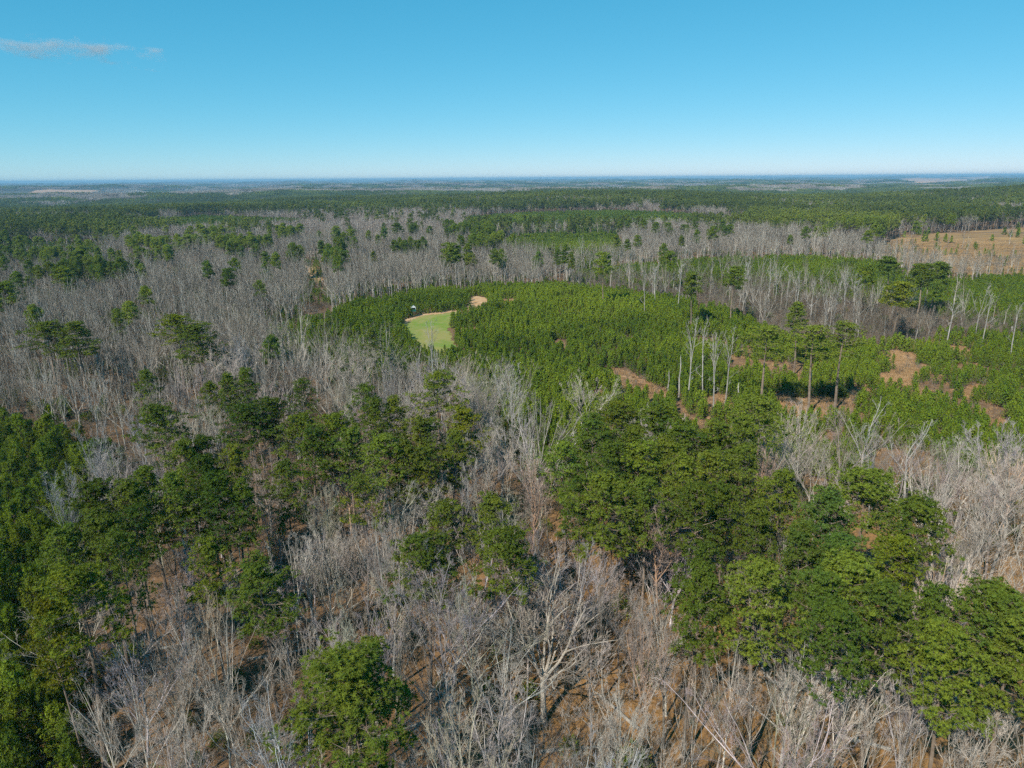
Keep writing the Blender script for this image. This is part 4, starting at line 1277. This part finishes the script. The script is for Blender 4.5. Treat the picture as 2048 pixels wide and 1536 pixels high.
# fallen logs on the floor
for i, (px, py, L, a, lab) in enumerate(((780, 1470, 9, 0.5, 'pale fallen trunk between hardwoods right of the broad bottom edge pine'), (1230, 1420, 8, 2.2, 'fallen trunk on orange litter beneath the pale forked hardwood'), (560, 1310, 8, 0.3, 'fallen trunk under the leaning grey hardwood'), (1500, 1500, 7, 1.2, 'fallen trunk below the white bushy topped hardwood'),
                                         (1700, 1480, 8, 2.7, 'fallen trunk under the vase shaped hardwood'), (640, 1180, 7, 0.2, 'fallen trunk right of the rounded green pine'), (1150, 1500, 8, 0.1, 'fallen trunk at the foot of the huge forked hardwood'), (320, 1300, 9, 0.4, 'pale fallen trunk right of the yellowish leaning pine'))):
    x, y, g = at(px, py)
    b = MB()
    rr = random.Random(950 + i)
    b.tube([Vector((-L / 2 + L * k / 5, 0.12 * math.sin(k + i), 0.18)) for k in range(6)], [0.22, 0.2, 0.18, 0.16, 0.13, 0.08], 7)
    e = bpy.data.objects.new('fallen_log', None)
    COL.objects.link(e)
    e.location = (x, y, g)
    e.rotation_euler = (0, 0, a)
    tag(e, lab, 'log', 'fallen logs')
    obj('trunk', b.build('log', M['bark']), e)
    s = MB()
    for k in range(5):
        p = Vector((rr.uniform(-.1, .5) * L, 0, 0.2))
        s.tube([p, p + Vector((rr.uniform(.3, 1.2), rr.uniform(-1, 1), rr.uniform(0, 1)))], [0.05, 0.015], 4)
    obj('branch', s.build('log_branches', M['bark']), e)

# ------------------------------------------------------------------ hunting blind at the clearing
def blind():
    x, y, g = at(827, 634)
    e = bpy.data.objects.new('hunting_blind', None)
    COL.objects.link(e)
    e.location = (x, y, g)
    e.rotation_euler = (0, 0, 0.35)
    tag(e, 'raised hunting blind with green walls and white roof at the clearing edge', 'hunting blind')
    def part(name, mat, par, *boxes):
        b = MB()
        for c, s in boxes:
            b.box(c, s)
        return obj(name, b.build(name, mat), par)
    for sx in (-1, 1):
        for sy in (-1, 1):
            part('leg', M['wood'], e, ((sx * 0.85, sy * 0.85, 1.15), (0.14, 0.14, 2.5)))
    part('floor', M['wood'], e, ((0, 0, 2.45), (2.2, 2.2, 0.1)))
    part('cabin', M['green'], e, ((0, -0.97, 3.0), (2.0, 0.06, 1.0)), ((0, 0.97, 3.0), (2.0, 0.06, 1.0)), ((-0.97, 0, 3.0), (0.06, 1.88, 1.0)), ((0.97, 0, 3.0), (0.06, 1.88, 1.0)))
    u = part('upper_wall', M['white'], e, *[((sx * 0.9, sy * 0.9, 3.85), (0.2, 0.2, 0.7)) for sx in (-1, 1) for sy in (-1, 1)], ((0, 0, 4.26), (2.0, 2.0, 0.12)))
    for c, s in (((0, -0.86, 3.85), (1.56, 0.05, 0.66)), ((0, 0.86, 3.85), (1.56, 0.05, 0.66)), ((-0.86, 0, 3.85), (0.05, 1.5, 0.66)), ((0.86, 0, 3.85), (0.05, 1.5, 0.66))):
        part('window', M['glass'], e, (c, s))
    b = MB()
    b.v = [(-1.12, -1.12, 4.34), (1.12, -1.12, 4.34), (1.12, 1.12, 4.34), (-1.12, 1.12, 4.34), (-0.2, 0, 5.2), (0.2, 0, 5.2)]
    b.f = [(0, 3, 2, 1), (0, 1, 5, 4), (2, 3, 4, 5), (1, 2, 5), (3, 0, 4)]
    obj('roof', b.build('roof', M['white']), e)
    lad = MB()
    for sx in (-1, 1):
        lad.box((sx * 0.25, -1.25, 1.2), (0.06, 0.06, 2.5))
    for k in range(7):
        lad.box((0, -1.25, 0.3 + k * 0.34), (0.44, 0.05, 0.05))
    obj('ladder', lad.build('ladder', M['wood']), e)
blind()

# ------------------------------------------------------------------ white farm buildings far off on the left
for i, (px, py, L, lab) in enumerate(((52, 371, 60, 'longer of two white farm buildings on the far left skyline'), (70, 372, 36, 'shorter of two white farm buildings on the far left skyline'))):
    x, y, g = at(px, py + 3, 14)
    e = bpy.data.objects.new('farm_building', None)
    COL.objects.link(e)
    e.location = (x, y, hz1(x, y))
    tag(e, lab, 'building', 'far farm buildings')
    b = MB(); b.box((0, 0, 8), (L, 25, 16)); obj('wall', b.build('wall', M['white']), e)
    b = MB()
    l, w = L / 2 + 1, 13.5
    b.v = [(-l, -w, 16), (l, -w, 16), (l, w, 16), (-l, w, 16), (-l, 0, 23), (l, 0, 23)]
    b.f = [(0, 1, 5, 4), (2, 3, 4, 5), (1, 2, 5), (3, 0, 4), (0, 3, 2, 1)]
    obj('roof', b.build('roof', M['tin']), e)

# ------------------------------------------------------------------ cloud streak in the upper left
def cloud():
    def ray(px, py, dist):
        d = (FWD * FPX + RT * (px - W0 / 2) + UP * (H0 / 2 - py)).normalized()
        return Vector((0, 0, CAM_H)) + d * dist
    D = 7000.0
    c = ray(92, 92, D)
    b = MB()
    b.box((0, 0, 0), (1, 1, 1))
    t = NT('cloud_vapour')
    tc = t.n('TexCoord')
    sc = t.n('VectorMath', operation='MULTIPLY'); sc.inputs[1].default_value = (4.5, 1.0, 1.3)
    t.l(tc.outputs['Object'], sc.inputs[0])
    nz = t.noise(1.6, 6, sc.outputs[0], 0.62)
    ln = t.n('VectorMath', operation='LENGTH'); 
    s2 = t.n('VectorMath', operation='MULTIPLY'); s2.inputs[1].default_value = (2, 2, 2)
    t.l(tc.outputs['Object'], s2.inputs[0]); t.l(s2.outputs[0], ln.inputs[0])
    fall = t.ramp(ln.outputs['Value'], 0.22, -0.22, 0.0, 1.0)
    ad = t.n('Math', operation='ADD'); t.l(t.ramp(nz, -0.1, 1.1, 0.2, 0.8), ad.inputs[0]); t.l(fall, ad.inputs[1])
    den = t.ramp(ad.outputs[0], 0, 0.011, 0.47, 0.86)
    pv = t.n('VolumePrincipled')
    pv.inputs['Color'].default_value = (0.90, 0.95, 1.0, 1)
    pv.inputs['Anisotropy'].default_value = 0.0
    t.l(den, pv.inputs['Density'])
    t.l(pv.outputs[0], t.out.inputs['Volume'])
    o = obj('cloud', b.build('cloud', t.m))
    o.location = c
    ax = (ray(290, 112, D) - ray(-110, 68, D))
    L = ax.length
    ang = math.atan2(ax.y, ax.x)
    slope = math.asin(ax.z / L)
    o.rotation_euler = (0, -slope, ang)
    o.scale = (L * 1.3, 300, 190)
    tag(o, 'thin white streak of cloud high in the upper left sky', 'cloud')
cloud()

# ------------------------------------------------------------------ haze
def haze():
    t = NT('haze_air')
    pv = t.n('VolumePrincipled')
    pv.inputs['Color'].default_value = (0.40, 0.74, 1.0, 1)
    pv.inputs['Density'].default_value = 8.5e-5
    pv.inputs['Anisotropy'].default_value = 0.0
    t.l(pv.outputs[0], t.out.inputs['Volume'])
    b = MB()
    lo, hi = -120.0, 90.0
    b.box((0, 0, (lo + hi) / 2), (70000, 70000, hi - lo))
    o = obj('haze', b.build('haze', t.m))
    tag(o, 'pale blue haze over the far country', kind='stuff')
haze()
